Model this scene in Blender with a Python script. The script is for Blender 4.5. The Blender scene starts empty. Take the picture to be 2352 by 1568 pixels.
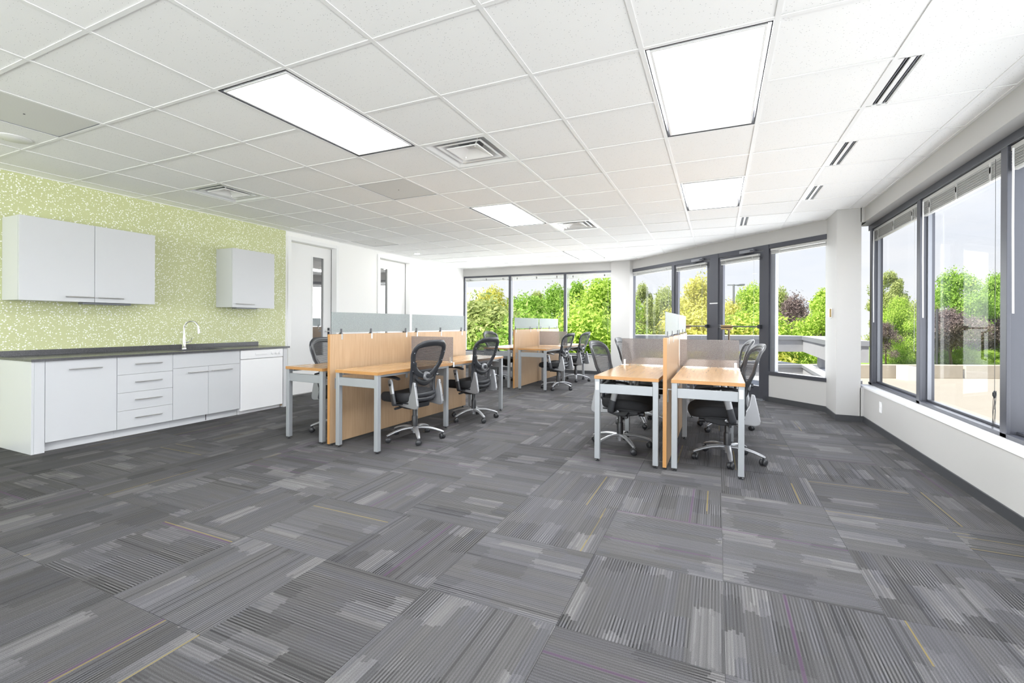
import bpy, bmesh, math, random
from mathutils import Vector, Matrix, noise
R = math.radians
PI = math.pi
scene = bpy.context.scene
COL = scene.collection

# ------------------------------------------------------------------ camera
T = 0.635                      # ceiling module
HC, HZ = 1.2203, 2.6839        # camera height, ceiling height
cam_d = bpy.data.cameras.new('camera'); cam = bpy.data.objects.new('camera', cam_d); COL.objects.link(cam)
cam.location = (0, 0, HC)
ROLL = -0.0046
cam.rotation_euler = (Matrix.Rotation(0.4161, 3, 'Z') @ Matrix.Rotation(PI/2, 3, 'X') @ Matrix.Rotation(-ROLL, 3, 'Z')).to_euler()
cam_d.sensor_width = 36; cam_d.lens = 36*1044.84/2352
cam_d.shift_x = (1176-1186.24)/2352; cam_d.shift_y = (741.82-784)/2352
cam_d.clip_start = 0.05; cam_d.clip_end = 500
scene.camera = cam

# ------------------------------------------------------------------ sky, sun, exposure
scene.view_settings.view_transform = 'Standard'
scene.view_settings.look = 'None'
scene.view_settings.gamma = 1
scene.view_settings.use_curve_mapping = False
scene.view_settings.exposure = 0.95
SKY = 0.545; SUN = 4.6; LAMP = 23.0; FILL = 4.0
world = bpy.data.worlds.new('sky'); scene.world = world; world.use_nodes = True
wn, wl = world.node_tree.nodes, world.node_tree.links
wn.clear()
wo = wn.new('ShaderNodeOutputWorld'); wb = wn.new('ShaderNodeBackground'); wl.new(wb.outputs[0], wo.inputs[0])
tc = wn.new('ShaderNodeTexCoord'); sx = wn.new('ShaderNodeSeparateXYZ'); wl.new(tc.outputs['Generated'], sx.inputs[0])
rp = wn.new('ShaderNodeValToRGB'); wl.new(sx.outputs['Z'], rp.inputs[0])
e = rp.color_ramp.elements
e[0].position = 0.0; e[0].color = (.93, .95, .98, 1)
e[1].position = 0.75; e[1].color = (.30, .47, .85, 1)
e2 = rp.color_ramp.elements.new(0.3); e2.color = (.72, .79, .95, 1)
mp = wn.new('ShaderNodeMapping'); mp.inputs['Scale'].default_value = (1.6, 1.6, 5.5); wl.new(tc.outputs['Generated'], mp.inputs[0])
nz = wn.new('ShaderNodeTexNoise'); nz.inputs['Scale'].default_value = 1.5; nz.inputs['Detail'].default_value = 7; nz.inputs['Roughness'].default_value = .58
wl.new(mp.outputs[0], nz.inputs['Vector'])
cr = wn.new('ShaderNodeValToRGB'); cr.color_ramp.elements[0].position = .42; cr.color_ramp.elements[1].position = .66
wl.new(nz.outputs['Fac'], cr.inputs[0])
mx = wn.new('ShaderNodeMix'); mx.data_type = 'RGBA'; wl.new(cr.outputs[0], mx.inputs['Factor']); wl.new(rp.outputs[0], mx.inputs['A'])
mx.inputs['B'].default_value = (.97, .975, 1, 1)
wl.new(mx.outputs['Result'], wb.inputs['Color']); wb.inputs['Strength'].default_value = SKY
sun_d = bpy.data.lights.new('sun', 'SUN'); sun = bpy.data.objects.new('sun', sun_d); COL.objects.link(sun)
sun_d.energy = SUN; sun_d.angle = R(1.0); sun_d.color = (1, .96, .88)
sun.rotation_euler = Vector((.52, .45, -.88)).to_track_quat('-Z', 'Y').to_euler()
sun.location = (-20, -12, 25)
def fill_light(name, loc, direction, w, h, k=1.):
    d = bpy.data.lights.new(name, 'AREA'); d.shape = 'RECTANGLE'; d.size = w; d.size_y = h
    d.energy = FILL*k*PI*w*h; d.color = (.95, .975, 1)
    o = bpy.data.objects.new(name, d); COL.objects.link(o); o.location = loc
    o.rotation_euler = Vector(direction).to_track_quat('-Z', 'Y').to_euler()
# added fill lights that brighten the room, outside real windows and one invented window
fill_light('fill_right_windows', (2.10, 1.55, 1.47), (-1, 0, 0), 9.5, 1.95, .43)
fill_light('fill_glass_doors', (.02, 9.27, 1.30), (-.707, -.707, 0), 4.4, 2.2, .62)
fill_light('fill_far_window', (-4.3, 11.08, 1.47), (0, -1, 0), 3.9, 1.95, .62)
fill_light('fill_back_window', (-2.4, -3.55, 1.46), (0, 1, 0), 7.0, 1.95, 1.2)
scene.cycles.diffuse_bounces = 8
scene.cycles.max_bounces = 16
scene.cycles.transparent_max_bounces = 24

# ------------------------------------------------------------------ materials
MATS = {}
def new_mat(name):
    m = bpy.data.materials.new(name); m.use_nodes = True
    nt = m.node_tree; nt.nodes.clear()
    return m, nt.nodes, nt.links
def N(nodes, typ, **kw):
    n = nodes.new(typ)
    for k, v in kw.items():
        if k in n.inputs: n.inputs[k].default_value = v
        else: setattr(n, k, v)
    return n
def mat(name, color, rough=.5, metal=0., spec=.5, bump=0., bscale=200., coat=0., var=0., vscale=3.):
    if name in MATS: return MATS[name]
    m, n, l = new_mat(name)
    o = N(n, 'ShaderNodeOutputMaterial'); b = N(n, 'ShaderNodeBsdfPrincipled'); l.new(b.outputs[0], o.inputs[0])
    b.inputs['Base Color'].default_value = (*color, 1); b.inputs['Roughness'].default_value = rough
    b.inputs['Metallic'].default_value = metal; b.inputs['Specular IOR Level'].default_value = spec
    b.inputs['Coat Weight'].default_value = coat; b.inputs['Coat Roughness'].default_value = .15
    t = N(n, 'ShaderNodeTexCoord')
    if var > 0:
        q = N(n, 'ShaderNodeTexNoise', Scale=vscale, Detail=4.); l.new(t.outputs['Object'], q.inputs['Vector'])
        h = N(n, 'ShaderNodeHueSaturation'); h.inputs['Color'].default_value = (*color, 1)
        r = N(n, 'ShaderNodeMapRange'); r.inputs['To Min'].default_value = 1-var; r.inputs['To Max'].default_value = 1+var
        l.new(q.outputs['Fac'], r.inputs['Value']); l.new(r.outputs[0], h.inputs['Value']); l.new(h.outputs[0], b.inputs['Base Color'])
    if bump > 0:
        q = N(n, 'ShaderNodeTexNoise', Scale=bscale, Detail=3.); l.new(t.outputs['Object'], q.inputs['Vector'])
        bp = N(n, 'ShaderNodeBump', Strength=bump, Distance=.002); l.new(q.outputs['Fac'], bp.inputs['Height']); l.new(bp.outputs[0], b.inputs['Normal'])
    MATS[name] = m
    return m
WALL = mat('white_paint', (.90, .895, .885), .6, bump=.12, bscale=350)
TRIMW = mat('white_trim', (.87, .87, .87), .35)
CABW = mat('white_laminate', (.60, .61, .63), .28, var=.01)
WALL_SHADED = mat('shaded_white_paint', (.48, .474, .464), .6, bump=.12, bscale=350)  # white paint darkened to stand for backlit shade on window walls and columns
STEEL = mat('brushed_steel', (.62, .62, .62), .28, 1.)
CHROME = mat('chrome', (.80, .80, .82), .08, 1.)
SILVER = mat('silver_paint', (.36, .365, .38), .33, .55)
GREYLEG = mat('grey_powder_coat', (.31, .325, .34), .38, .25)
BLACKP = mat('black_plastic', (.022, .023, .026), .38, bump=.05, bscale=400)
DKPLAST = mat('charcoal_plastic', (.030, .032, .037), .33)
FABRIC = mat('black_fabric', (.012, .012, .014), .85, bump=.25, bscale=900)
ALU = mat('dark_anodised_aluminium', (.085, .088, .105), .38, .5)
ALU2 = mat('grey_anodised_aluminium', (.25, .26, .29), .4, .5)
BASEB = mat('charcoal_rubber', (.045, .047, .052), .5)
BRASS = mat('brass', (.40, .29, .14), .35, .8)
BLINDW = mat('blind_vinyl', (.52, .52, .51), .35)
CONC = mat('concrete', (.36, .36, .37), .85, bump=.3, bscale=60, var=.12, vscale=6)
COPING = mat('metal_coping', (.30, .31, .33), .5, .3)
COPTOP = mat('sky_lit_wall_top', (.74, .75, .78), .8, var=.05)  # pale colour puts sky light onto the terrace wall tops
DECK = mat('beige_concrete', (.38, .34, .28), .9, bump=.2, bscale=30, var=.08, vscale=.6)
KERB = mat('old_concrete', (.46, .41, .33), .9, var=.15, vscale=2.5)
BARK = mat('bark', (.12, .09, .065), .9, bump=.6, bscale=25, var=.2, vscale=8)
PLASTW = mat('white_plastic', (.85, .85, .86), .3)
DARKGAP = mat('gap_black', (.012, .012, .016), .5)  # black put in for the shade inside gaps and slots

def wood_mat(name, c1, c2, rough=.3):
    m, n, l = new_mat(name)
    o = N(n, 'ShaderNodeOutputMaterial'); b = N(n, 'ShaderNodeBsdfPrincipled', Roughness=rough); l.new(b.outputs[0], o.inputs[0])
    t = N(n, 'ShaderNodeTexCoord'); mp = N(n, 'ShaderNodeMapping'); l.new(t.outputs['Object'], mp.inputs[0])
    mp.inputs['Scale'].default_value = (60, 60, 3) if name == 'panel_wood' else (60, 3, 60)
    q = N(n, 'ShaderNodeTexNoise', Scale=1., Detail=5., Roughness=.6); l.new(mp.outputs[0], q.inputs['Vector'])
    r = N(n, 'ShaderNodeValToRGB'); l.new(q.outputs['Fac'], r.inputs[0])
    r.color_ramp.elements[0].position = .3; r.color_ramp.elements[0].color = (*c1, 1)
    r.color_ramp.elements[1].position = .72; r.color_ramp.elements[1].color = (*c2, 1)
    l.new(r.outputs[0], b.inputs['Base Color'])
    return m
WOODP = wood_mat('panel_wood', (.37, .24, .135), (.455, .315, .195), .38)
WOODT = wood_mat('desk_wood', (.315, .187, .086), (.375, .237, .12), .26)
EDGE = mat('wood_edge_band', (.40, .20, .066), .35, var=.05, vscale=20)

def glass_mat(name, tint, refl=1.0, rough=0.0):
    m, n, l = new_mat(name)
    o = N(n, 'ShaderNodeOutputMaterial'); mixs = N(n, 'ShaderNodeMixShader'); l.new(mixs.outputs[0], o.inputs[0])
    tr = N(n, 'ShaderNodeBsdfTransparent'); tr.inputs[0].default_value = (*tint, 1)
    gl = N(n, 'ShaderNodeBsdfGlossy', Roughness=rough)
    fr = N(n, 'ShaderNodeFresnel', IOR=1.45); mu = N(n, 'ShaderNodeMath', operation='MULTIPLY'); mu.inputs[1].default_value = refl
    l.new(fr.outputs[0], mu.inputs[0]); l.new(mu.outputs[0], mixs.inputs[0]); l.new(tr.outputs[0], mixs.inputs[1]); l.new(gl.outputs[0], mixs.inputs[2])
    return m
GLASS = glass_mat('window_glass', (.985, .99, .99), .07)
def frost_mat(name, tint, ptrans, pdiff, rough=.25, stripe=False):
    m, n, l = new_mat(name)
    o = N(n, 'ShaderNodeOutputMaterial')
    tr = N(n, 'ShaderNodeBsdfTransparent'); tr.inputs[0].default_value = (*tint, 1)
    tl = N(n, 'ShaderNodeBsdfTranslucent'); tl.inputs[0].default_value = (*tint, 1)
    df = N(n, 'ShaderNodeBsdfDiffuse'); df.inputs[0].default_value = (*tint, 1)
    gl = N(n, 'ShaderNodeBsdfGlossy', Roughness=rough); fr = N(n, 'ShaderNodeFresnel', IOR=1.45)
    a = N(n, 'ShaderNodeMixShader'); a.inputs[0].default_value = pdiff; l.new(tl.outputs[0], a.inputs[1]); l.new(df.outputs[0], a.inputs[2])
    b = N(n, 'ShaderNodeMixShader'); b.inputs[0].default_value = ptrans; l.new(a.outputs[0], b.inputs[1]); l.new(tr.outputs[0], b.inputs[2])
    t = N(n, 'ShaderNodeTexCoord'); q = N(n, 'ShaderNodeTexNoise', Scale=260., Detail=2.); l.new(t.outputs['Object'], q.inputs['Vector'])
    mr = N(n, 'ShaderNodeMapRange'); mr.inputs['From Min'].default_value = .3; mr.inputs['From Max'].default_value = .7
    mr.inputs['To Min'].default_value = max(0, ptrans-.18); mr.inputs['To Max'].default_value = ptrans+.18
    l.new(q.outputs['Fac'], mr.inputs['Value']); l.new(mr.outputs[0], b.inputs[0])
    fm = N(n, 'ShaderNodeMath', operation='MULTIPLY'); fm.inputs[1].default_value = .35; l.new(fr.outputs[0], fm.inputs[0])
    c = N(n, 'ShaderNodeMixShader'); l.new(fm.outputs[0], c.inputs[0]); l.new(b.outputs[0], c.inputs[1]); l.new(gl.outputs[0], c.inputs[2])
    l.new(c.outputs[0], o.inputs[0])
    return m
FROST = frost_mat('frosted_glass', (.64, .68, .69), .46, .35, .4)
ACRYL = frost_mat('smoked_acrylic', (.56, .53, .52), .70, .5, .25)
def mesh_mat():
    m, n, l = new_mat('chair_mesh')
    o = N(n, 'ShaderNodeOutputMaterial'); b = N(n, 'ShaderNodeBsdfPrincipled', Roughness=.6); b.inputs['Base Color'].default_value = (.035, .036, .042, 1)
    tr = N(n, 'ShaderNodeBsdfTransparent'); mixs = N(n, 'ShaderNodeMixShader')
    t = N(n, 'ShaderNodeTexCoord'); w = N(n, 'ShaderNodeTexWave', Scale=28., bands_direction='Z'); l.new(t.outputs['Object'], w.inputs['Vector'])
    mr = N(n, 'ShaderNodeMapRange'); mr.inputs['To Min'].default_value = .14; mr.inputs['To Max'].default_value = .44
    l.new(w.outputs['Fac'], mr.inputs['Value']); l.new(mr.outputs[0], mixs.inputs[0])
    l.new(b.outputs[0], mixs.inputs[1]); l.new(tr.outputs[0], mixs.inputs[2]); l.new(mixs.outputs[0], o.inputs[0])
    return m
MESHM = mesh_mat()

def emit_mat(name, col, st):
    m, n, l = new_mat(name)
    o = N(n, 'ShaderNodeOutputMaterial'); em = N(n, 'ShaderNodeEmission', Strength=st); em.inputs[0].default_value = (*col, 1); l.new(em.outputs[0], o.inputs[0])
    return m
LENS = emit_mat('lit_lens', (.95, .975, 1), LAMP)
DOWNL = emit_mat('lit_downlight', (1, .97, .93), 120.)
LOUV = frost_mat('white_louver', (.93, .93, .92), .1, .4, .3)

def tile_mat():
    m, n, l = new_mat('mineral_fibre')
    o = N(n, 'ShaderNodeOutputMaterial'); b = N(n, 'ShaderNodeBsdfPrincipled', Roughness=.85); l.new(b.outputs[0], o.inputs[0])
    g = N(n, 'ShaderNodeNewGeometry')
    v = N(n, 'ShaderNodeTexVoronoi', Scale=62.); mpp = N(n, 'ShaderNodeMapping'); mpp.inputs['Scale'].default_value = (1, 1.6, 1)
    mpp.inputs['Rotation'].default_value = (0, 0, .5); l.new(g.outputs['Position'], mpp.inputs[0]); l.new(mpp.outputs[0], v.inputs['Vector'])
    r = N(n, 'ShaderNodeValToRGB'); l.new(v.outputs['Distance'], r.inputs[0])
    r.color_ramp.elements[0].position = .10; r.color_ramp.elements[0].color = (1, 1, 1, 1); r.color_ramp.elements[1].position = .17; r.color_ramp.elements[1].color = (0, 0, 0, 1)
    th = N(n, 'ShaderNodeMath', operation='GREATER_THAN'); th.inputs[1].default_value = .48
    sp = N(n, 'ShaderNodeSeparateColor'); l.new(v.outputs['Color'], sp.inputs[0]); l.new(sp.outputs[0], th.inputs[0])
    ml = N(n, 'ShaderNodeMath', operation='MULTIPLY'); l.new(r.outputs[0], ml.inputs[0]); l.new(th.outputs[0], ml.inputs[1])
    c = N(n, 'ShaderNodeMix', data_type='RGBA'); c.inputs['A'].default_value = (.95, .95, .948, 1); c.inputs['B'].default_value = (.40, .40, .40, 1)
    l.new(ml.outputs[0], c.inputs['Factor'])
    oi = N(n, 'ShaderNodeObjectInfo'); hs = N(n, 'ShaderNodeHueSaturation'); rr = N(n, 'ShaderNodeMapRange')
    rr.inputs['To Min'].default_value = .97; rr.inputs['To Max'].default_value = 1.01; l.new(oi.outputs['Random'], rr.inputs['Value']); l.new(rr.outputs[0], hs.inputs['Value'])
    l.new(c.outputs['Result'], hs.inputs['Color']); l.new(hs.outputs[0], b.inputs['Base Color'])
    q = N(n, 'ShaderNodeTexNoise', Scale=300., Detail=2.); l.new(g.outputs['Position'], q.inputs['Vector'])
    bp = N(n, 'ShaderNodeBump', Strength=.15, Distance=.002); l.new(q.outputs['Fac'], bp.inputs['Height']); l.new(bp.outputs[0], b.inputs['Normal'])
    return m
TILEM = tile_mat()
GRIDW = mat('white_enamel', (.88, .88, .88), .45)

def perf_mat():
    m, n, l = new_mat('perforated_metal')
    o = N(n, 'ShaderNodeOutputMaterial'); b = N(n, 'ShaderNodeBsdfPrincipled', Roughness=.5); l.new(b.outputs[0], o.inputs[0])
    t = N(n, 'ShaderNodeTexCoord'); v = N(n, 'ShaderNodeTexVoronoi', Scale=95.); v.inputs['Randomness'].default_value = 0
    l.new(t.outputs['Object'], v.inputs['Vector'])
    r = N(n, 'ShaderNodeValToRGB'); l.new(v.outputs['Distance'], r.inputs[0])
    r.color_ramp.elements[0].position = .30; r.color_ramp.elements[0].color = (.33, .33, .32, 1); r.color_ramp.elements[1].position = .42; r.color_ramp.elements[1].color = (.74, .74, .72, 1)
    l.new(r.outputs[0], b.inputs['Base Color'])
    return m
PERF = perf_mat()

def wallpaper_mat():
    m, n, l = new_mat('green_wallpaper')
    o = N(n, 'ShaderNodeOutputMaterial'); b = N(n, 'ShaderNodeBsdfPrincipled', Roughness=.5); l.new(b.outputs[0], o.inputs[0])
    t = N(n, 'ShaderNodeTexCoord'); mpp = N(n, 'ShaderNodeMapping'); mpp.inputs['Scale'].default_value = (.02, 1, 1); l.new(t.outputs['Object'], mpp.inputs[0])
    v = N(n, 'ShaderNodeTexVoronoi', Scale=56.); v.inputs['Randomness'].default_value = .85; l.new(mpp.outputs[0], v.inputs['Vector'])
    nq = N(n, 'ShaderNodeTexNoise', Scale=60., Detail=2.); l.new(mpp.outputs[0], nq.inputs['Vector'])
    ad = N(n, 'ShaderNodeMath', operation='MULTIPLY_ADD'); ad.inputs[1].default_value = .35; l.new(nq.outputs['Fac'], ad.inputs[0]); l.new(v.outputs['Distance'], ad.inputs[2])
    sp = N(n, 'ShaderNodeSeparateColor'); l.new(v.outputs['Color'], sp.inputs[0])
    mr = N(n, 'ShaderNodeMapRange'); mr.inputs['To Min'].default_value = .43; mr.inputs['To Max'].default_value = .575; l.new(sp.outputs[0], mr.inputs['Value'])
    lt = N(n, 'ShaderNodeMath', operation='LESS_THAN'); l.new(ad.outputs[0], lt.inputs[0]); l.new(mr.outputs[0], lt.inputs[1])
    c = N(n, 'ShaderNodeMix', data_type='RGBA'); c.inputs['A'].default_value = (.56, .59, .32, 1); c.inputs['B'].default_value = (.93, .94, .88, 1)
    l.new(lt.outputs[0], c.inputs['Factor']); l.new(c.outputs['Result'], b.inputs['Base Color'])
    return m
PAPER = wallpaper_mat()

def granite_mat():
    m, n, l = new_mat('dark_granite')
    o = N(n, 'ShaderNodeOutputMaterial'); b = N(n, 'ShaderNodeBsdfPrincipled', Roughness=.22); l.new(b.outputs[0], o.inputs[0])
    t = N(n, 'ShaderNodeTexCoord'); q = N(n, 'ShaderNodeTexNoise', Scale=330., Detail=2., Roughness=.8); l.new(t.outputs['Object'], q.inputs['Vector'])
    r = N(n, 'ShaderNodeValToRGB'); l.new(q.outputs['Fac'], r.inputs[0]); r.color_ramp.elements[0].position = .35; r.color_ramp.elements[0].color = (.03, .03, .035, 1)
    r.color_ramp.elements[1].position = .7; r.color_ramp.elements[1].color = (.17, .17, .18, 1); l.new(r.outputs[0], b.inputs['Base Color'])
    return m
GRAN = granite_mat()

def carpet_mat():
    m, n, l = new_mat('loop_carpet')
    def math_(op, a, b=None, cc=None):
        q = N(n, 'ShaderNodeMath', operation=op)
        for i, x in enumerate((a, b, cc)):
            if x is None: continue
            if isinstance(x, (int, float)): q.inputs[i].default_value = x
            else: l.new(x, q.inputs[i])
        return q.outputs[0]
    o = N(n, 'ShaderNodeOutputMaterial'); b = N(n, 'ShaderNodeBsdfPrincipled', Roughness=.95); b.inputs['Specular IOR Level'].default_value = .15; l.new(b.outputs[0], o.inputs[0])
    t = N(n, 'ShaderNodeTexCoord'); s = N(n, 'ShaderNodeSeparateXYZ'); l.new(t.outputs['Object'], s.inputs[0])
    oi = N(n, 'ShaderNodeObjectInfo'); rnd = oi.outputs['Random']
    X, Y = s.outputs['X'], s.outputs['Y']
    big = math_('MULTIPLY', rnd, 517.)
    def white(a, bb, cc):
        cv = N(n, 'ShaderNodeCombineXYZ'); l.new(a, cv.inputs[0]); l.new(bb, cv.inputs[1])
        if isinstance(cc, (int, float)): cv.inputs[2].default_value = cc
        else: l.new(cc, cv.inputs[2])
        w = N(n, 'ShaderNodeTexWhiteNoise'); l.new(cv.outputs[0], w.inputs['Vector']); return w.outputs['Value']
    pitch = .0135
    row = math_('FLOOR', math_('DIVIDE', X, pitch))
    fr = math_('FRACT', math_('DIVIDE', X, pitch))
    line = math_('SMOOTH_MIN', math_('MULTIPLY', math_('ABSOLUTE', math_('SUBTRACT', fr, .5)), 2.), 1., .3)
    # rectangular patches of different yarn, two sizes
    def patch(wx, wy, off):
        a = math_('FLOOR', math_('DIVIDE', math_('ADD', X, math_('MULTIPLY', rnd, off)), wx))
        jit = math_('ADD', math_('MULTIPLY', white(a, big, off), wy), math_('MULTIPLY', white(row, big, off+.5), .035))
        c2 = math_('FLOOR', math_('DIVIDE', math_('ADD', Y, jit), wy))
        return white(a, c2, math_('ADD', big, off))
    p1 = patch(.108, .26, 1.7); p2 = patch(.162, .19, 5.3); p3 = patch(.054, .36, 9.1)
    dash = patch(.0135, .31, 3.3)
    contrast = math_('MULTIPLY_ADD', math_('POWER', p2, 2.0), .75, .22)
    lite = math_('MULTIPLY', math_('GREATER_THAN', p1, .80), math_('MULTIPLY', math_('MULTIPLY_ADD', p3, .034, .016), math_('MULTIPLY_ADD', dash, .8, .4)))
    dark = math_('MULTIPLY', math_('LESS_THAN', p1, .2), .012)
    base = math_('ADD', math_('MULTIPLY_ADD', rnd, .019, .061), math_('SUBTRACT', lite, dark))
    fine = N(n, 'ShaderNodeTexNoise', Scale=420., Detail=2.); l.new(t.outputs['Object'], fine.inputs['Vector'])
    grain = math_('MULTIPLY_ADD', fine.outputs['Fac'], 1.7, .15)
    lv = math_('MULTIPLY', math_('SUBTRACT', line, .45), contrast)
    lv = math_('MULTIPLY_ADD', lv, math_('MULTIPLY_ADD', dash, .10, .055), base)
    rowr = white(row, big, 7.7)
    lv = math_('MULTIPLY', lv, math_('MULTIPLY_ADD', rowr, .16, .92))
    drk = math_('GREATER_THAN', rowr, .965)
    lv = math_('MULTIPLY', lv, math_('MULTIPLY_ADD', drk, -.35, 1.))
    lv = math_('MAXIMUM', math_('MULTIPLY', lv, grain), .008)
    col = N(n, 'ShaderNodeMix', data_type='RGBA', blend_type='MULTIPLY'); col.inputs['Factor'].default_value = 1
    cg = N(n, 'ShaderNodeCombineColor'); l.new(lv, cg.inputs[0]); l.new(lv, cg.inputs[1]); l.new(lv, cg.inputs[2])
    warm = N(n, 'ShaderNodeMix', data_type='RGBA'); warm.inputs['A'].default_value = (1, .985, 1.06, 1); warm.inputs['B'].default_value = (1, .97, .97, 1); l.new(p3, warm.inputs['Factor'])
    l.new(cg.outputs[0], col.inputs['A']); l.new(warm.outputs['Result'], col.inputs['B'])
    thin = math_('LESS_THAN', math_('ABSOLUTE', math_('SUBTRACT', fr, .5)), .26)
    yel = math_('MULTIPLY', math_('MULTIPLY', thin, .75), math_('MULTIPLY', math_('LESS_THAN', rowr, .010), math_('GREATER_THAN', dash, .35)))
    pur = math_('MULTIPLY', math_('LESS_THAN', math_('ABSOLUTE', math_('SUBTRACT', rowr, .5)), .005), .5)
    c1 = N(n, 'ShaderNodeMix', data_type='RGBA'); l.new(yel, c1.inputs['Factor']); l.new(col.outputs['Result'], c1.inputs['A']); c1.inputs['B'].default_value = (.20, .155, .055, 1)
    c2 = N(n, 'ShaderNodeMix', data_type='RGBA'); l.new(pur, c2.inputs['Factor']); l.new(c1.outputs['Result'], c2.inputs['A']); c2.inputs['B'].default_value = (.08, .04, .085, 1)
    l.new(c2.outputs['Result'], b.inputs['Base Color'])
    bh = math_('MULTIPLY_ADD', fine.outputs['Fac'], .6, line)
    bp = N(n, 'ShaderNodeBump', Strength=.35, Distance=.003); l.new(bh, bp.inputs['Height']); l.new(bp.outputs[0], b.inputs['Normal'])
    return m
CARPET = carpet_mat()
CARPETB = mat('plain_grey_carpet', (.08, .079, .081), .95, bump=.4, bscale=300, var=.1, vscale=4)

def leaf_mat(name, c1, c2):
    m, n, l = new_mat(name)
    o = N(n, 'ShaderNodeOutputMaterial'); g = N(n, 'ShaderNodeNewGeometry')
    r = N(n, 'ShaderNodeMix', data_type='RGBA'); r.inputs['A'].default_value = (*c1, 1); r.inputs['B'].default_value = (*c2, 1); l.new(g.outputs['Random Per Island'], r.inputs['Factor'])
    d = N(n, 'ShaderNodeBsdfDiffuse'); tl = N(n, 'ShaderNodeBsdfTranslucent'); a = N(n, 'ShaderNodeMixShader'); a.inputs[0].default_value = .42
    l.new(r.outputs['Result'], d.inputs[0]); l.new(r.outputs['Result'], tl.inputs[0]); l.new(d.outputs[0], a.inputs[1]); l.new(tl.outputs[0], a.inputs[2])
    l.new(a.outputs[0], o.inputs[0])
    return m
LEAF = {'green': leaf_mat('green_leaves', (.20, .38, .05), (.52, .72, .18)),
        'lime': leaf_mat('lime_leaves', (.32, .50, .06), (.70, .84, .22)),
        'yellow': leaf_mat('yellow_green_leaves', (.50, .52, .08), (.88, .82, .28)),
        'dark': leaf_mat('dark_green_leaves', (.12, .22, .045), (.32, .46, .12)),
        'plum': leaf_mat('plum_leaves', (.15, .11, .115), (.40, .32, .30)),
        'olive': leaf_mat('olive_leaves', (.32, .40, .13), (.64, .68, .30))}

# ------------------------------------------------------------------ mesh helpers
class MB:
    def __init__(s): s.v = []; s.f = []
    def add(s, vs, fs):
        o = len(s.v); s.v += [tuple(p) for p in vs]; s.f += [tuple(i+o for i in f) for f in fs]; return s
    def box(s, x0, x1, y0, y1, z0, z1):
        vs = [(x, y, z) for z in (z0, z1) for y in (y0, y1) for x in (x0, x1)]
        return s.add(vs, [(0, 2, 3, 1), (4, 5, 7, 6), (0, 1, 5, 4), (2, 6, 7, 3), (0, 4, 6, 2), (1, 3, 7, 5)])
    def bar(s, a, b, w, h, up=(0, 0, 1)):
        a, b = Vector(a), Vector(b); d = (b-a).normalized(); u = Vector(up); side = d.cross(u)
        if side.length < 1e-5: side = d.cross(Vector((1, 0, 0)))
        side.normalize(); u = side.cross(d).normalized()
        vs = [p+side*(sx*w/2)+u*(sz*h/2) for p in (a, b) for sx, sz in ((-1, -1), (1, -1), (1, 1), (-1, 1))]
        return s.add(vs, [(0, 1, 2, 3), (7, 6, 5, 4), (0, 4, 5, 1), (1, 5, 6, 2), (2, 6, 7, 3), (3, 7, 4, 0)])
    def prism(s, poly, axis, a, b):
        n = len(poly)
        def P(p, t): return {'x': (t, p[0], p[1]), 'y': (p[0], t, p[1]), 'z': (p[0], p[1], t)}[axis]
        vs = [P(p, a) for p in poly]+[P(p, b) for p in poly]
        fs = [tuple(range(n-1, -1, -1)), tuple(range(n, 2*n))]+[(i, (i+1) % n, n+(i+1) % n, n+i) for i in range(n)]
        return s.add(vs, fs)
    def lathe(s, prof, n=20, c=(0, 0, 0), axis='z'):
        vs = []; fs = []; m = len(prof)
        for i in range(n):
            a = 2*PI*i/n
            for r, z in prof:
                p = (r*math.cos(a), r*math.sin(a), z)
                if axis == 'x': p = (p[2], p[0], p[1])
                if axis == 'y': p = (p[0], p[2], p[1])
                vs.append((p[0]+c[0], p[1]+c[1], p[2]+c[2]))
        for i in range(n):
            for j in range(m-1):
                fs.append((i*m+j, ((i+1) % n)*m+j, ((i+1) % n)*m+j+1, i*m+j+1))
        fs.append(tuple(i*m for i in range(n))[::-1]); fs.append(tuple(i*m+m-1 for i in range(n)))
        return s.add(vs, fs)
    def tube(s, pts, r, n=10, closed=False, flat=None, nrm=None):
        pts = [Vector(p) for p in pts]; k = len(pts); vs = []; fs = []
        rr = r if isinstance(r, (list, tuple)) else [r]*k
        ff = flat if isinstance(flat, (list, tuple)) else [flat]*k
        for i, p in enumerate(pts):
            if closed: d = pts[(i+1) % k]-pts[i-1]
            else: d = pts[min(i+1, k-1)]-pts[max(i-1, 0)]
            d.normalize()
            if nrm is not None: u = Vector(nrm[i] if isinstance(nrm, list) else nrm)
            else: u = Vector((0, 0, 1)) if abs(d.z) < .9 else Vector((0, 1, 0))
            u = (u-d*u.dot(d)).normalized(); sd = d.cross(u)
            h = rr[i] if ff[i] is None else ff[i]
            for q in range(n):
                a = 2*PI*q/n; vs.append(p+sd*(rr[i]*math.cos(a))+u*(h*math.sin(a)))
        for i in range(k if closed else k-1):
            for q in range(n):
                j = (i+1) % k; fs.append((i*n+q, i*n+(q+1) % n, j*n+(q+1) % n, j*n+q))
        if not closed: fs += [tuple(range(n))[::-1], tuple((k-1)*n+q for q in range(n))]
        return s.add(vs, fs)
    def mesh(s, name):
        me = bpy.data.meshes.new(name); me.from_pydata(s.v, [], s.f)
        bm = bmesh.new(); bm.from_mesh(me); bmesh.ops.recalc_face_normals(bm, faces=bm.faces); bm.to_mesh(me); bm.free()
        return me
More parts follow.
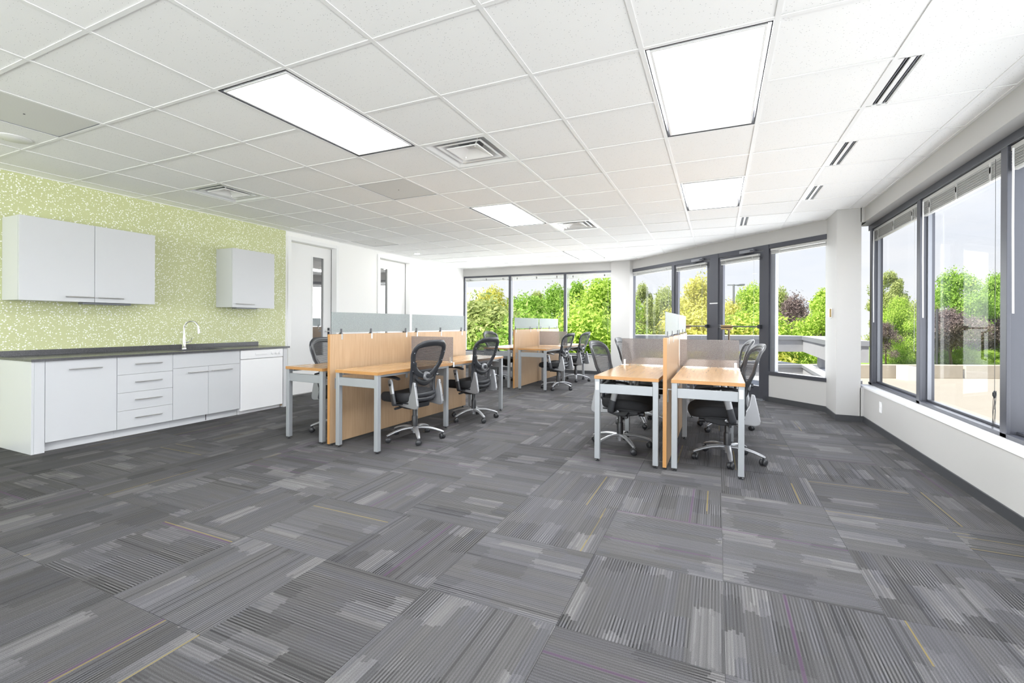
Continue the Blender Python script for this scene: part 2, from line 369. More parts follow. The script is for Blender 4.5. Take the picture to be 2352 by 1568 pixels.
def link(name, me, m, parent=None, loc=None, rot=None, smooth=False, bev=0., seg=2):
    if isinstance(me, MB): me = me.mesh(name)
    if m is not None and not me.materials: me.materials.append(m)
    if smooth:
        me.polygons.foreach_set('use_smooth', [True]*len(me.polygons))
        me.set_sharp_from_angle(angle=R(smooth if smooth is not True else 40))
    o = bpy.data.objects.new(name, me); COL.objects.link(o)
    if parent is not None: o.parent = parent
    if loc is not None: o.location = loc
    if rot is not None: o.rotation_euler = rot
    if bev:
        b = o.modifiers.new('bevel', 'BEVEL'); b.width = bev; b.segments = seg; b.limit_method = 'ANGLE'; b.angle_limit = R(40)
    return o
def tag(o, label, cat, group=None):
    o['label'] = label; o['category'] = cat
    if group: o['group'] = group
    return o
def struct(o): o['kind'] = 'structure'; return o
def thing(name, label, cat, loc=(0, 0, 0), rz=0., group=None):
    o = bpy.data.objects.new(name, None); COL.objects.link(o); o.location = loc; o.rotation_euler = (0, 0, rz); o.empty_display_size = .1
    return tag(o, label, cat, group)
def dup(root, loc, rz, label):
    def cp(o, par):
        c = o.copy(); COL.objects.link(c); c.parent = par
        for ch in list(o.children): cp(ch, c)
        return c
    r = cp(root, None); r.location = loc; r.rotation_euler = (0, 0, rz); r['label'] = label
    return r
def bx(name, m, x0, x1, y0, y1, z0, z1, parent=None, bev=0., **k):
    return link(name, MB().box(x0, x1, y0, y1, z0, z1), m, parent, bev=bev, **k)

# ================================================================== ROOM SHELL
XL, XR, YF, YB = -6.346, 1.678, 10.76, -3.2
AC = 8.945                                     # angled glazing runs along x + y = AC
def A(x, off=0.): return (x+off*.70711, AC-x+off*.70711)     # point on the angled line, off = outward
# floor slab and carpet tiles
room_poly = [(XL-.25, YB-.2), (XR+.28, YB-.2), (XR+.28, 7.35), (-1.68, 10.98), (XL-.25, 10.98)]
floor = struct(link('floor', MB().prism(room_poly, 'z', -.25, -.008), CARPETB))
random.seed(5)
CT = .622
tile_me = MB().box(-CT/2+.0008, CT/2-.0008, -CT/2+.0008, CT/2-.0008, -.008, 0).mesh('carpet_tile'); tile_me.materials.append(CARPET)
vert = {(0, 0), (1, 0), (0, 2), (-1, 1), (-1, 2), (-2, 0), (2, 1), (2, 0), (-1, -1), (1, 3), (-3, -1)}
horiz = {(0, 1), (1, 1), (0, -1), (-1, 0), (1, 2), (1, -1), (-2, 1), (-2, -1), (-3, 0), (2, 2)}
for i in range(-10, 4):
    for j in range(-4, 15):
        cx, cy = -.592+(i+.5)*CT, 1.748+(j+.5)*CT
        if cx-CT/2 > XR or cx+CT/2 < XL or cy-CT/2 > YF or cx+cy-CT > AC: continue
        q = random.randrange(4)
        if (i, j) in vert: q = q//2*2
        elif (i, j) in horiz: q = q//2*2+1
        dz = random.uniform(-.0006, .0006)
        cut = cx+CT/2 > XR or cx-CT/2 < XL or cy+CT/2 > YF or cx+cy+CT > AC
        if not cut:
            o = link('carpet_tile', tile_me, None, floor, (cx, cy, dz), (0, 0, q*PI/2))
        else:
            bm = bmesh.new(); bm.from_mesh(tile_me)
            Mx = Matrix.Translation((cx, cy, 0)) @ Matrix.Rotation(q*PI/2, 4, 'Z'); Mi = Mx.inverted()
            for co, no in (((XR, 0, 0), (1, 0, 0)), ((XL, 0, 0), (-1, 0, 0)), ((0, YF, 0), (0, 1, 0)), ((AC, 0, 0), (.70711, .70711, 0))):
                g = bm.verts[:]+bm.edges[:]+bm.faces[:]
                if not bm.faces: break
                bmesh.ops.bisect_plane(bm, geom=g, plane_co=Mi @ Vector(co), plane_no=Mi.to_3x3() @ Vector(no), clear_outer=True)
                ed = [ee for ee in bm.edges if ee.is_boundary]
                if ed: bmesh.ops.holes_fill(bm, edges=ed)
            if len(bm.faces) < 4: bm.free(); continue
            me = bpy.data.meshes.new('carpet_tile'); bm.to_mesh(me); bm.free()
            if not me.materials: me.materials.append(CARPET)
            link('carpet_tile', me, None, floor, (cx, cy, dz), (0, 0, q*PI/2))

# ceiling slab, tiles, tee bars
ceiling = struct(link('ceiling', MB().prism(room_poly, 'z', HZ+.14, HZ+.30), GRIDW))
def GX(i): return (i-.5952)*T
def GY(j): return (j+3.921)*T
taken = set()
lights = [(-4, -1), (0, 0), (-4, 4), (0, 4), (-4, 10), (-4, -7), (0, -6)]
for (i, j) in lights: taken |= {(i, j), (i, j+1)}
diffs = [(-3, 1), (-8, 1), (-3, 6)]
grills = [(-7, -2), (-5, 2), (-9, 6)]
taken |= set(diffs) | set(grills)
slots = {(2, 1), (2, 3), (2, 5), (1, 7)}
SW = .185*T
B = .0125                                     # half tee width
tmesh = {}
def ctile(i, j):
    x0, x1, y0, y1 = GX(i)+.003, GX(i+1)-.003, GY(j)+.003, GY(j+1)-.003
    if (i, j) in slots: x0 += SW+.01
    full = x0 > XL and x1 < XR and y1 < YF and x1+y1 < AC and (i, j) not in slots
    if full:
        if 'f' not in tmesh:
            h = T/2-.003; tmesh['f'] = MB().box(-h, h, -h, h, .004, .022).mesh('ceiling_tile'); tmesh['f'].materials.append(TILEM)
        link('ceiling_tile', tmesh['f'], None, ceiling, (GX(i)+T/2, GY(j)+T/2, HZ+random.choice((0, 0, 0, .001, .002))))
        return
    x0, x1, y1 = max(x0, XL), min(x1, XR+.01), min(y1, YF+.01)
    if x1-x0 < .02 or y1-y0 < .02: return
    poly = [(x0, y0), (x1, y0), (x1, y1), (x0, y1)]
    out = []
    lim = AC+.02
    for a in range(4):                         # clip by x + y < lim
        p, q = poly[a], poly[(a+1) % 4]; dp, dq = lim-p[0]-p[1], lim-q[0]-q[1]
        if dp >= 0: out.append(p)
        if (dp >= 0) != (dq >= 0):
            t = dp/(dp-dq); out.append((p[0]+t*(q[0]-p[0]), p[1]+t*(q[1]-p[1])))
    if len(out) < 3: return
    link('ceiling_tile', MB().prism(out, 'z', HZ+.004, HZ+.022), TILEM, ceiling)
for i in range(-10, 4):
    for j in range(-6, 14):
        if (i, j) in taken: continue
        if GX(i) > XR or GX(i+1) < XL or GY(j) > YF or GX(i)+GY(j) > AC: continue
        ctile(i, j)
link('ceiling_panel', MB().box(XL, XR, YB, GY(-6)-.003, HZ+.004, HZ+.022), TILEM, ceiling)
for i in range(-9, 4):
    x = GX(i); y1 = min(YF, AC-x)
    link('main_tee', MB().box(x-B, x+B, YB, y1, HZ-.001, HZ+.003), GRIDW, ceiling)
for j in range(-6, 13):
    y = GY(j)
    if y > YF: continue
    xe = min(XR, AC-y); runs = []
    for i in range(-10, 4):
        if (i, j) in taken and (i, j-1) in taken and any((i, j-1) == L for L in lights): continue
        a, b = max(XL, GX(i)), min(xe, GX(i+1))
        if b <= a: continue
        if runs and abs(runs[-1][1]-a) < 1e-4: runs[-1][1] = b
        else: runs.append([a, b])
    for a, b in runs: link('cross_tee', MB().box(a, b, y-B*.9, y+B*.9, HZ-.0004, HZ+.003), GRIDW, ceiling)
# perimeter wall angle
for q in ((XL, XL+.022, YB, YF), (XR-.022, XR, YB, 6.97), (XL+.022, -2.3, YF-.022, YF)): link('wall_angle', MB().box(*q, HZ-.001, HZ+.004), GRIDW, ceiling)

# unseen roof block, its height shaped to set the shadow cast outside
struct(link('roof', MB().prism(room_poly, 'z', HZ+.30, 3.5), CONC))

# left wall with two door openings
WT = .22
D1 = (5.255, 6.255); D2 = (7.375, 8.405); DH = 2.575
m = MB()
for a, b in ((YB, D1[0]), (D1[1], D2[0]), (D2[1], YF+.2)): m.box(XL-WT, XL, a, b, 0, HZ+.3)
for a, b in (D1, D2): m.box(XL-WT, XL, a, b, DH, HZ+.3)
wall_left = struct(link('wall_left', m, WALL))
bx('wallpaper', PAPER, XL, XL+.004, YB, 5.176, 0, HZ+.02, wall_left)
bx('wallpaper_trim', TRIMW, XL, XL+.008, 5.176, 5.188, 0, HZ, wall_left)
DARKG, dn, dl = new_mat('dark_reflective_glass')
o_ = N(dn, 'ShaderNodeOutputMaterial'); mixd = N(dn, 'ShaderNodeMixShader'); mixd.inputs[0].default_value = .34
dfd = N(dn, 'ShaderNodeBsdfDiffuse'); dfd.inputs[0].default_value = (.10, .10, .105, 1); gld = N(dn, 'ShaderNodeBsdfGlossy', Roughness=.01)
dl.new(dfd.outputs[0], mixd.inputs[1]); dl.new(gld.outputs[0], mixd.inputs[2]); dl.new(mixd.outputs[0], o_.inputs[0])
def office_door(n, y0, y1, ly0, ly1, hinge_right):
    xp = XL-.112
    leaf = MB()
    z0, z1 = .63, 2.36
    a, b = y0+.025, y1-.025
    for q in ((a, ly0, .012, DH-.03), (ly1, b, .012, DH-.03), (ly0, ly1, .012, z0), (ly0, ly1, z1, DH-.03)):
        leaf.box(xp-.045, xp, q[0], q[1], q[2], q[3])
    d = struct(link('door_%d' % n, leaf, TRIMW))
    fr = MB().box(XL-.18, XL+.016, y0-.04, y0+.022, 0, DH+.04).box(XL-.18, XL+.016, y1-.022, y1+.04, 0, DH+.04).box(XL-.18, XL+.016, y0+.022, y1-.022, DH-.022, DH+.04)
    link('door_frame', fr, TRIMW, d, bev=.003)
    st = MB().box(xp-.03, xp+.006, y1-.028, y1-.0225, .01, DH-.03).box(xp-.03, xp+.004, y0+.0225, y0+.028, .01, DH-.03)  # dark strips standing in for shade in the door gap
    link('door_gap_shade', st, DARKGAP, d)
    bx('pane', DARKG, xp-.03, xp-.022, ly0, ly1, z0, z1, d)
    bead = MB()
    for q in ((ly0-.014, ly0+.004, z0-.014, z1+.014), (ly1-.004, ly1+.014, z0-.014, z1+.014), (ly0+.004, ly1-.004, z0-.014, z0+.004), (ly0+.004, ly1-.004, z1-.004, z1+.014)):
        bead.box(xp, xp+.009, *q)
    link('glazing_bead', bead, TRIMW, d)
    hy = (y1-.085) if hinge_right else (y1-.085)
    h = MB().box(xp, xp+.01, hy-.022, hy+.022, .88, 1.12)
    ho = link('escutcheon', h, DKPLAST, d, bev=.003)
    lv = MB().tube([(xp+.005, hy, 1.06), (xp+.05, hy, 1.06), (xp+.058, hy-.02, 1.06), (xp+.058, hy-.12, 1.06)], .010, 10)
    link('lever', lv, STEEL, ho, smooth=True)
    return d
office_door(1, *D1, 5.81, 6.06, True)
office_door(2, *D2, 7.55, 7.78, False)

# back wall and far wall
m = MB().box(XL-WT, XR+.3, YB-.2, YB, 0, .45).box(XL-WT, XR+.3, YB-.2, YB, 2.48, HZ+.3).box(XL-WT, -5.9, YB-.2, YB, .45, 2.48).box(1.1, XR+.3, YB-.2, YB, .45, 2.48)
struct(link('wall_back', m, WALL))
added_back_window = struct(link('added_back_window', MB().box(-5.9, 1.1, YB-.12, YB-.03, 2.42, 2.48).box(-5.9, 1.1, YB-.12, YB-.03, .45, .50), ALU))  # window invented out of view to let in the back fill light
for k in range(6): bx('mullion', ALU, -5.9+k*1.386, -5.835+k*1.386, YB-.12, YB-.03, .5, 2.42, added_back_window)
for k in range(5): bx('pane', GLASS, -5.835+k*1.386, -5.9+(k+1)*1.386, YB-.08, YB-.076, .5, 2.42, added_back_window)
SILL = .45
m = MB().box(XL-WT, -1.85, YF, YF+.18, 0, SILL-.012).box(XL-WT, -1.85, YF, YF+.18, 2.48, HZ+.3)
wall_far = struct(link('wall_far', m, WALL_SHADED))
struct(bx('baseboard_far', BASEB, XL+.002, -2.3, YF-.012, YF, 0, .08))
bx('window_sill', TRIMW, XL, -2.3, YF-.01, YF+.10, SILL-.012, SILL, wall_far)
# column 1 (between far wall and the glass doors)
m = MB().prism([(-2.295, 10.69), (-1.86, 10.69), (-1.80, 10.745), (-1.80, 11.1), (-2.295, 11.1)], 'z', 0, HZ+.2)
struct(link('trim_1', m, WALL_SHADED))
struct(bx('baseboard_column', BASEB, -2.302, -1.853, 10.678, 10.69, 0, .08))
# right wall: low wall, soffit, column 2
XG = 1.80
m = MB().box(XR, 1.96, YB, 7.28, 0, SILL-.02).box(XR, 1.96, YB, 7.28, 2.505, HZ+.3)
wall_right = struct(link('wall_right', m, WALL_SHADED))
bx('window_sill', TRIMW, XR-.006, XG+.02, YB, 7.22, SILL-.02, SILL, wall_right)
struct(bx('baseboard_right', BASEB, XR-.012, XR, YB, 6.97, 0, .075))
bx('power_outlet_wall_plate', PLASTW, XR-.006, XR, 6.27, 6.35, .235, .355, wall_right, bev=.002)
m = MB()
for z in (.265, .315): m.box(XR-.009, XR-.005, 6.288, 6.332, z-.017, z+.017)
link('outlet_socket', m, TRIMW, wall_right)
m = MB().prism([(1.39, 6.97), (1.648, 6.97), (1.648, 7.62), (1.39, 7.62)], 'z', 0, HZ+.2).box(1.64, 1.70, 6.97, 7.25, 0, SILL-.02).box(1.64, 1.70, 6.97, 7.25, 2.505, HZ+.2)
col2 = struct(link('trim_2', m, WALL_SHADED))
struct(bx('baseboard_column_right', BASEB, 1.378, XR, 6.958, 6.97, 0, .075))
struct(bx('baseboard_column_side', BASEB, 1.378, 1.39, 6.97, 7.56, 0, .075))
# angled wall (low wall under the end pane, soffit over everything)
def angled_prism(mb, x0, x1, o0, o1, z0, z1):
    return mb.prism([A(x0, o0), A(x1, o0), A(x1, o1), A(x0, o1)], 'z', z0, z1)
m = angled_prism(MB(), -1.86, 1.60, 0, .2, 2.485, HZ+.3); angled_prism(m, .70, 1.60, 0, .2, 0, .42)
wall_ang = struct(link('wall_angled', m, WALL_SHADED))
struct(link('baseboard_angled', angled_prism(MB(), .70, 1.50, -.012, 0, 0, .08), BASEB))

# ================================================================== WINDOWS
def pane_far(n, x0, x1):
    pass
w1 = MB().box(XL+.04, -2.295, YF+.02, YF+.09, 2.435, 2.48).box(XL+.04, -2.295, YF+.02, YF+.09, SILL, SILL+.035)
w1.box(XL+.005, XL+.045, YF+.02, YF+.09, SILL, 2.48)
window_1 = struct(link('window_1', w1, ALU, bev=.003))
for x in (-4.95, -3.45):
    bx('mullion', ALU, x-.033, x+.033, YF+.0, YF+.12, SILL, 2.45, window_1, bev=.003)
for a, b in ((XL+.05, -4.983), (-4.917, -3.483), (-3.417, -2.295)):
    bx('pane', GLASS, a, b, YF+.06, YF+.064, SILL+.035, 2.435, window_1)
# angled: fixed lights + two doors
def afr(name, x0, x1, z0, z1, o0=-.01, o1=.10, m=ALU, parent=None, bev=.003):
    return link(name, angled_prism(MB(), x0, x1, o0, o1, z0, z1), m, parent, bev=bev)
window_2 = struct(afr('window_2', -1.85, -.80, 2.415, 2.485))
afr('frame_sill', -1.85, -.80, .0, .12, parent=window_2)
afr('mullion', -.855, -.795, 0, 2.42, parent=window_2)
afr('mullion', -1.86, -1.82, 0, 2.42, parent=window_2)
afr('pane', -1.82, -.855, .12, 2.415, .045, .049, GLASS, window_2, 0)
window_3 = struct(afr('window_3', .75, 1.60, 2.415, 2.485))
afr('frame_sill', .70, 1.50, .42, .475, -.012, .10, parent=window_3)
afr('mullion', .675, .745, 0, 2.485, -.012, .09, parent=window_3)
afr('glazing_stop', .745, .81, .475, 2.42, .02, .09, ALU2, parent=window_3)
afr('pane', .81, 1.52, .475, 2.415, .065, .069, GLASS, window_3, 0)
def glass_door(n, x0, x1, latch_right):
    h = struct(afr('door_%d' % n, x0, x1, 2.30, 2.40, .0, .05))
    afr('door_header', x0-.03, x1+.03, 2.405, 2.485, -.012, .10, parent=h)
    s = .055
    afr('stile', x0, x0+s, .02, 2.30, 0, .05, parent=h); afr('stile', x1-s, x1, .02, 2.30, 0, .05, parent=h)
    afr('bottom_rail', x0+s, x1-s, .02, .22, 0, .05, parent=h)
    afr('pane', x0+s, x1-s, .22, 2.30, .023, .027, GLASS, h, 0)
    afr('threshold', x0-.03, x1+.03, -.008, .012, -.06, .12, ALU2, h)
    pb = MB().tube([(*A(x0+.02, -.05), 1.18), (*A(x1-.02, -.05), 1.18)], .011, 10)
    bar = link('push_bar', pb, DKPLAST, h, smooth=True)
    px = x0+.40*(x1-x0) if latch_right else x0+.25*(x1-x0)
    pw = .085
    for z0, z1, mm in ((1.125, 1.152, BRASS), (1.152, 1.176, mat('dark_bronze', (.09, .06, .04), .4, .7)), (1.176, 1.204, BRASS)):
        link('push_paddle', angled_prism(MB(), px-pw, px+pw, -.075, -.045, z0, z1), mm, bar, bev=.003)
    for xx in (x0+.03, x1-.03):
        link('bar_mount', angled_prism(MB(), xx-.015, xx+.015, -.06, 0, 1.15, 1.21), DKPLAST, bar, bev=.002)
    cl = link('door_closer', angled_prism(MB(), x1-.30, x1-.10, -.065, -.012, 2.395, 2.45), ALU2, h, bev=.008)
    arm = MB().bar((*A(x1-.22, -.05), 2.39), (*A(x1-.40, -.10), 2.385), .022, .012).lathe([(.026, 0), (.026, .018)], 14, (*A(x1-.12, -.07), 2.41))
    link('closer_arm', arm, ALU, cl, bev=.002)
    return h
door_3 = glass_door(3, -.785, -.125, True)
door_4 = glass_door(4, .03, .672, False)
post = struct(link('trim_3', angled_prism(MB(), -.122, .018, -.015, .10, 0, 2.485), ALU, bev=.004))
link('trim_band', angled_prism(MB(), -.12, .012, -.019, -.015, 1.585, 1.605), TRIMW, post)
pull = MB().tube([(*A(.115, .06), 1.12), (*A(.115, .10), 1.12), (*A(.115, .10), .72), (*A(.115, .06), .72)], .016, 10)
link('outside_pull', pull, mat('dark_bronze', (.09, .06, .04), .4, .7), door_4, smooth=True)
# right wall glazing, bays between mullions
MY = [7.19, 5.677, 4.221, 2.765, 1.309, -.147, -1.603, -3.059]
window_4 = struct(link('window_4', MB().box(XG-.005, XG+.13, YB, 7.28, 2.44, 2.505), ALU, bev=.003))
link('frame_sill', MB().box(XG, XG+.13, YB, 7.28, SILL, SILL+.03).box(XG+.06, XG+.10, YB, 7.28, SILL+.03, SILL+.05), ALU, window_4, bev=.003)
for k, y in enumerate(MY):
    link('mullion', MB().box(XG, XG+.022, y-.04, y+.04, SILL, 2.45).box(XG+.02, XG+.12, y-.026, y+.026, SILL, 2.45), ALU, window_4, bev=.003)
for a, b in zip(MY[1:], MY[:-1]):
    bx('pane', GLASS, XG+.075, XG+.079, a+.026, b-.026, SILL+.05, 2.44, window_4)
    if a > 3:
        link('glazing_stop', MB().box(XG+.06, XG+.09, a+.026, a+.045, SILL+.05, 2.44).box(XG+.06, XG+.09, b-.045, b-.026, SILL+.05, 2.44), ALU2, window_4)
bx('pane', GLASS, XG+.075, XG+.079, 7.22, 7.35, SILL+.05, 2.44, window_4)

# ------------------------------------------------------------------ raised venetian blinds
def blind(label, p0, p1, ztop, zbot, outdir, wand_z=None, wand_end=0, cords=True, tassel=False):
    """p0 -> p1 along the window, outdir = unit vector to the outside; blinds hang inside"""
    p0, p1 = Vector((*p0, 0)), Vector((*p1, 0)); d = (p1-p0); L = d.length; d.normalize()
    rz = math.atan2(d.y, d.x)
    t = thing('venetian_blind', label, 'blind', (p0.x, p0.y, zbot), rz, 'raised window blinds')
    o = Vector((-d.y, d.x, 0)); s = 1 if o.dot(Vector((*outdir, 0))) > 0 else -1     # local +y is outside when s=1
    H = ztop-zbot
    def Y(a, b): return (min(a*s, b*s), max(a*s, b*s))
    y0, y1 = Y(-.028, .012)
    link('headrail', MB().box(0, L, y0, y1, H-.034, H), BLINDW, t, bev=.002)
    m = MB(); n = max(6, int((H-.055)/.0075))
    for k in range(n):
        z = .022+k*(H-.062)/n; j = .002*math.sin(k*2.3)
        ya, yb = Y(-.026+j, .010+j); m.box(.006, L-.006, ya, yb, z, z+.0028)
    so = link('slats', m, BLINDW, t); so['kind'] = 'stuff'
    y0, y1 = Y(-.024, .008); link('bottom_rail', MB().box(.004, L-.004, y0, y1, 0, .018), BLINDW, t, bev=.003)
    for q in (.12, .5, .88) if L > 1.2 else (.15, .85):
        ya, yb = Y(-.032, -.027); link('ladder_tape', MB().box(q*L-.011, q*L+.011, ya, yb, .0, H-.03).box(q*L-.014, q*L+.014, ya, yb, .35*H, .62*H), BLINDW, t)
    xw = .06 if wand_end == 0 else L-.06
    if wand_z is not None:
        link('tilt_wand', MB().tube([(xw, -.042*s, H-.03), (xw+.004, -.045*s, (H+wand_z-zbot)/2), (xw, -.04*s, wand_z-zbot)], .006, 8), PLASTW, t, smooth=True)
    if cords:
        xc = L-.08 if wand_end == 0 else .08
        zl = .62-zbot if tassel else .95-zbot
        cm = MB().tube([(xc, -.036*s, H-.03), (xc+.003, -.036*s, zl/2), (xc, -.036*s, zl)], .0016, 5)
        if tassel:
            for r, ph in ((.03, 0), (.045, 1.2)):
                pts = [(xc+r*.6*math.sin(a+ph), -.038*s, zl+r*3-r*3.4*(1-math.cos(a))) for a in [2*PI*k/16 for k in range(16)]]
                cm.tube(pts, .0016, 5, closed=True)
            cm.lathe([(.004, -.02), (.012, 0), (.012, .02), (.003, .035)], 8, (xc, -.036*s, zl+.1))
        link('lift_cord', cm, DKPLAST if tassel else BLINDW, t)
    return t
blind('raised blind over the far window beside the white side wall', (XL+.06, YF+.03), (-4.99, YF+.03), 2.432, 2.335, (0, 1), 1.7, 1)
blind('raised blind over the middle pane of the far window', (-4.91, YF+.03), (-3.49, YF+.03), 2.432, 2.325, (0, 1), 1.35, 0)
blind('raised blind over the far window pane beside the column', (-3.41, YF+.03), (-2.30, YF+.03), 2.432, 2.315, (0, 1), 1.35, 0)
blind('raised blind over the fixed pane left of the glass doors', A(-1.80, .03), A(-.87, .03), 2.412, 2.325, (.7, .7), None, 0)
blind('short raised blind on the left glass door', A(-.735, -.015), A(-.175, -.015), 2.36, 2.265, (.7, .7), None, 0)
blind('short raised blind on the right glass door', A(.075, -.015), A(.63, -.015), 2.36, 2.262, (.7, .7), None, 0)
blind('raised blind over the pane between glass doors and white column', A(.76, .03), A(1.5, .03), 2.412, 2.325, (.7, .7), None, 0, False)
blind('raised blind with hanging wand on the narrow window beside the column', (XG+.045, 7.145), (XG+.045, 5.72), 2.435, 2.285, (1, 0), 1.25, 0)
blind('long raised blind with looped knotted cord on the wide right window', (XG+.045, 5.634), (XG+.045, 4.266), 2.435, 2.27, (1, 0), 1.29, 0, True, True)
blind('raised blind at the right edge of the picture with thick wand', (XG+.045, 4.178), (XG+.045, 2.81), 2.435, 2.27, (1, 0), 1.30, 0)

# ================================================================== CEILING FIXTURES
def troffer(i, j, label):
    x, y = GX(i)+T/2, GY(j)+T
    t = thing('ceiling_light', label, 'ceiling light', (x, y, HZ-.002), 0, 'recessed fluorescent ceiling lights')
    w, h = T/2-.015, T-.015
    g = .022
    fr = MB()
    for q in ((-w, w, -h, -h+.006), (-w, w, h-.006, h), (-w, -w+.006, -h, h), (w-.006, w, -h, h)): fr.box(q[0], q[1], q[2], q[3], .002, .10)
    link('housing', fr, DARKGAP, t)
    df = MB()
    a, b = w-g, h-g
    for q in ((-a, a, -b, -b+.014), (-a, a, b-.014, b), (-a, -a+.014, -b+.014, b-.014), (a-.014, a, -b+.014, b-.014)): df.box(q[0], q[1], q[2], q[3], .002, .048)
    link('door_frame', df, GRIDW, t)
    link('lens', MB().box(-a, a, -b, b, .040, .046), LENS, t)
    lo = MB()
    for k in range(1, 4): lo.box(-a+k*a/2-.0012, -a+k*a/2+.0012, -b+.014, b-.014, .008, .038)
    for k in range(1, 9): lo.box(-a+.014, a-.014, -b+k*2*b/9-.0012, -b+k*2*b/9+.0012, .010, .038)
    link('louver', lo, LOUV, t)
    return t
names = ['large lit ceiling light nearest the green wall', 'large lit ceiling light nearest the right windows, cut by no wall', 'medium lit ceiling light beside the mid ceiling vent',
         'medium lit ceiling light in line with the largest one towards the glass doors', 'farthest lit ceiling light in front of the rear windows', 'lit ceiling light behind the viewer on the kitchen side', 'lit ceiling light behind the viewer on the window side']
names[1] = 'large lit ceiling light at upper right nearest the window wall'
for (i, j), nm in zip(lights, names): troffer(i, j, nm)

def frus(m, w0, z0, w1, z1):
    vs = [(-w0, -w0, z0), (w0, -w0, z0), (w0, w0, z0), (-w0, w0, z0), (-w1, -w1, z1), (w1, -w1, z1), (w1, w1, z1), (-w1, w1, z1)]
    return m.add(vs, [(0, 1, 5, 4), (1, 2, 6, 5), (2, 3, 7, 6), (3, 0, 4, 7)])
DIFM = mat('diffuser_enamel', (.84, .85, .86), .35, .15)
def diffuser(i, j, label):
    t = thing('air_diffuser', label, 'air vent', (GX(i)+T/2, GY(j)+T/2, HZ), 0, 'square ceiling air diffusers')
    w = T/2-.014
    m = MB(); frus(m, w, .002, w-.03, .003); frus(m, w-.03, .003, w-.13, .085); frus(m, w-.13, .085, .10, .10)
    link('pan', m, DIFM, t)
    link('duct_collar', MB().lathe([(.115, .088), (.115, .098), (.095, .104), (.09, .135)], 28), ALU2, t, smooth=True)
    m = MB(); frus(m, .205, .012, .215, .017); frus(m, .195, .014, .205, .012); frus(m, .195, .014, .14, .062)
    link('middle_cone', m, DIFM, t)
    m = MB(); frus(m, .145, .008, .150, .014); frus(m, .135, .010, .145, .008); frus(m, .135, .010, .035, .055)
    m.add([(-.035, -.035, .055), (.035, -.035, .055), (.035, .035, .055), (-.035, .035, .055)], [(0, 1, 2, 3)])
    link('centre_cone', m, GRIDW, t)
    m = MB().tube([(.0, 0, .055), (.0, 0, .12)], .008, 8).tube([(-.10, .10, .016), (-.17, .17, .07)], .006, 6).tube([(.10, -.10, .016), (.17, -.17, .07)], .006, 6)
    link('hanger', m, GRIDW, t)
    return t
for (i, j), nm in zip(diffs, ('largest square ceiling air diffuser beside the near lit panel', 'square air diffuser in the ceiling close to the green wall', 'small distant square air diffuser right of the middle ceiling light')): diffuser(i, j, nm)
def grille(i, j, label):
    t = thing('return_grille', label, 'air grille', (GX(i)+T/2, GY(j)+T/2, HZ), 0, 'perforated return air grilles')
    w = T/2-.014
    link('perforated_face', MB().box(-w, w, -w, w, .004, .008), PERF, t)
    m = MB()
    for q in ((-w, w, -w, -w+.006), (-w, w, w-.006, w), (-w, -w+.006, -w, w), (w-.006, w, -w, w)): m.box(*q, .0015, .005)
    link('grille_frame', m, ALU2, t)
    link('screw', MB().lathe([(.006, .001), (.006, .004)], 10), DKPLAST, t)
for (i, j), nm in zip(grills, ('grey perforated ceiling grille at the left edge of the picture', 'grey perforated ceiling grille between the lit panels, mid ceiling', 'pale perforated ceiling grille above the office doors')): grille(i, j, nm)
def slot(i, j, label):
    t = thing('slot_diffuser', label, 'air vent', (GX(i)+.013, GY(j)+T/2, HZ), 0, 'linear slot diffusers by the windows')
    L = T/2-.012; W = SW-.006
    m = MB()
    for a, b in ((0, .030), (.058, .082), (.108, W)): m.box(a, b, -L, L, .001, .012)
    m.box(0, W, -L, -L+.006, .001, .012).box(0, W, L-.006, L, .001, .012)
    link('face_frame', m, GRIDW, t)
    link('dark_slots', MB().box(.004, W-.004, -L+.004, L-.004, .016, .06), DARKGAP, t)
    for a in (.041, .093): link('vane', MB().box(a, a+.004, -L+.006, L-.006, .004, .03), ALU2, t)
for (i, j), nm in zip(((2, 1), (2, 3), (2, 5), (1, 7)), ('largest double-slot air vent at upper right of the ceiling', 'second double-slot ceiling vent counting from the viewer', 'third double-slot ceiling vent counting from the viewer', 'smallest double-slot ceiling vent, above the glass doors')): slot(i, j, nm)
sp = thing('ceiling_speaker', 'round white cover plate on the ceiling above the wall cabinets', 'ceiling cover', (GX(-7.57), GY(-1.24), HZ+.004))
link('cover_disc', MB().lathe([(.001, -.008), (.105, -.008), (.112, -.003), (.112, 0)], 36), TRIMW, sp, smooth=True)
for q in (1, -1): link('screw', MB().lathe([(.004, -.010), (.004, -.007)], 8, (.07*q, .03*q, 0)), STEEL, sp)
for (gi, gj), nm in (((-8.63, 8.69), 'small round lit downlight near the office doors'), ((-6.63, 11.86), 'small round lit downlight near the far window')):
    d = thing('downlight', nm, 'ceiling light', (GX(gi), GY(gj), HZ+.004), 0, 'round recessed downlights')
    link('trim_ring', MB().lathe([(.055, -.004), (.085, -.005), (.085, 0), (.055, 0)], 28), TRIMW, d, smooth=True)
    link('lamp', MB().lathe([(.001, -.0045), (.055, -.0045), (.055, -.001)], 24), DOWNL, d)

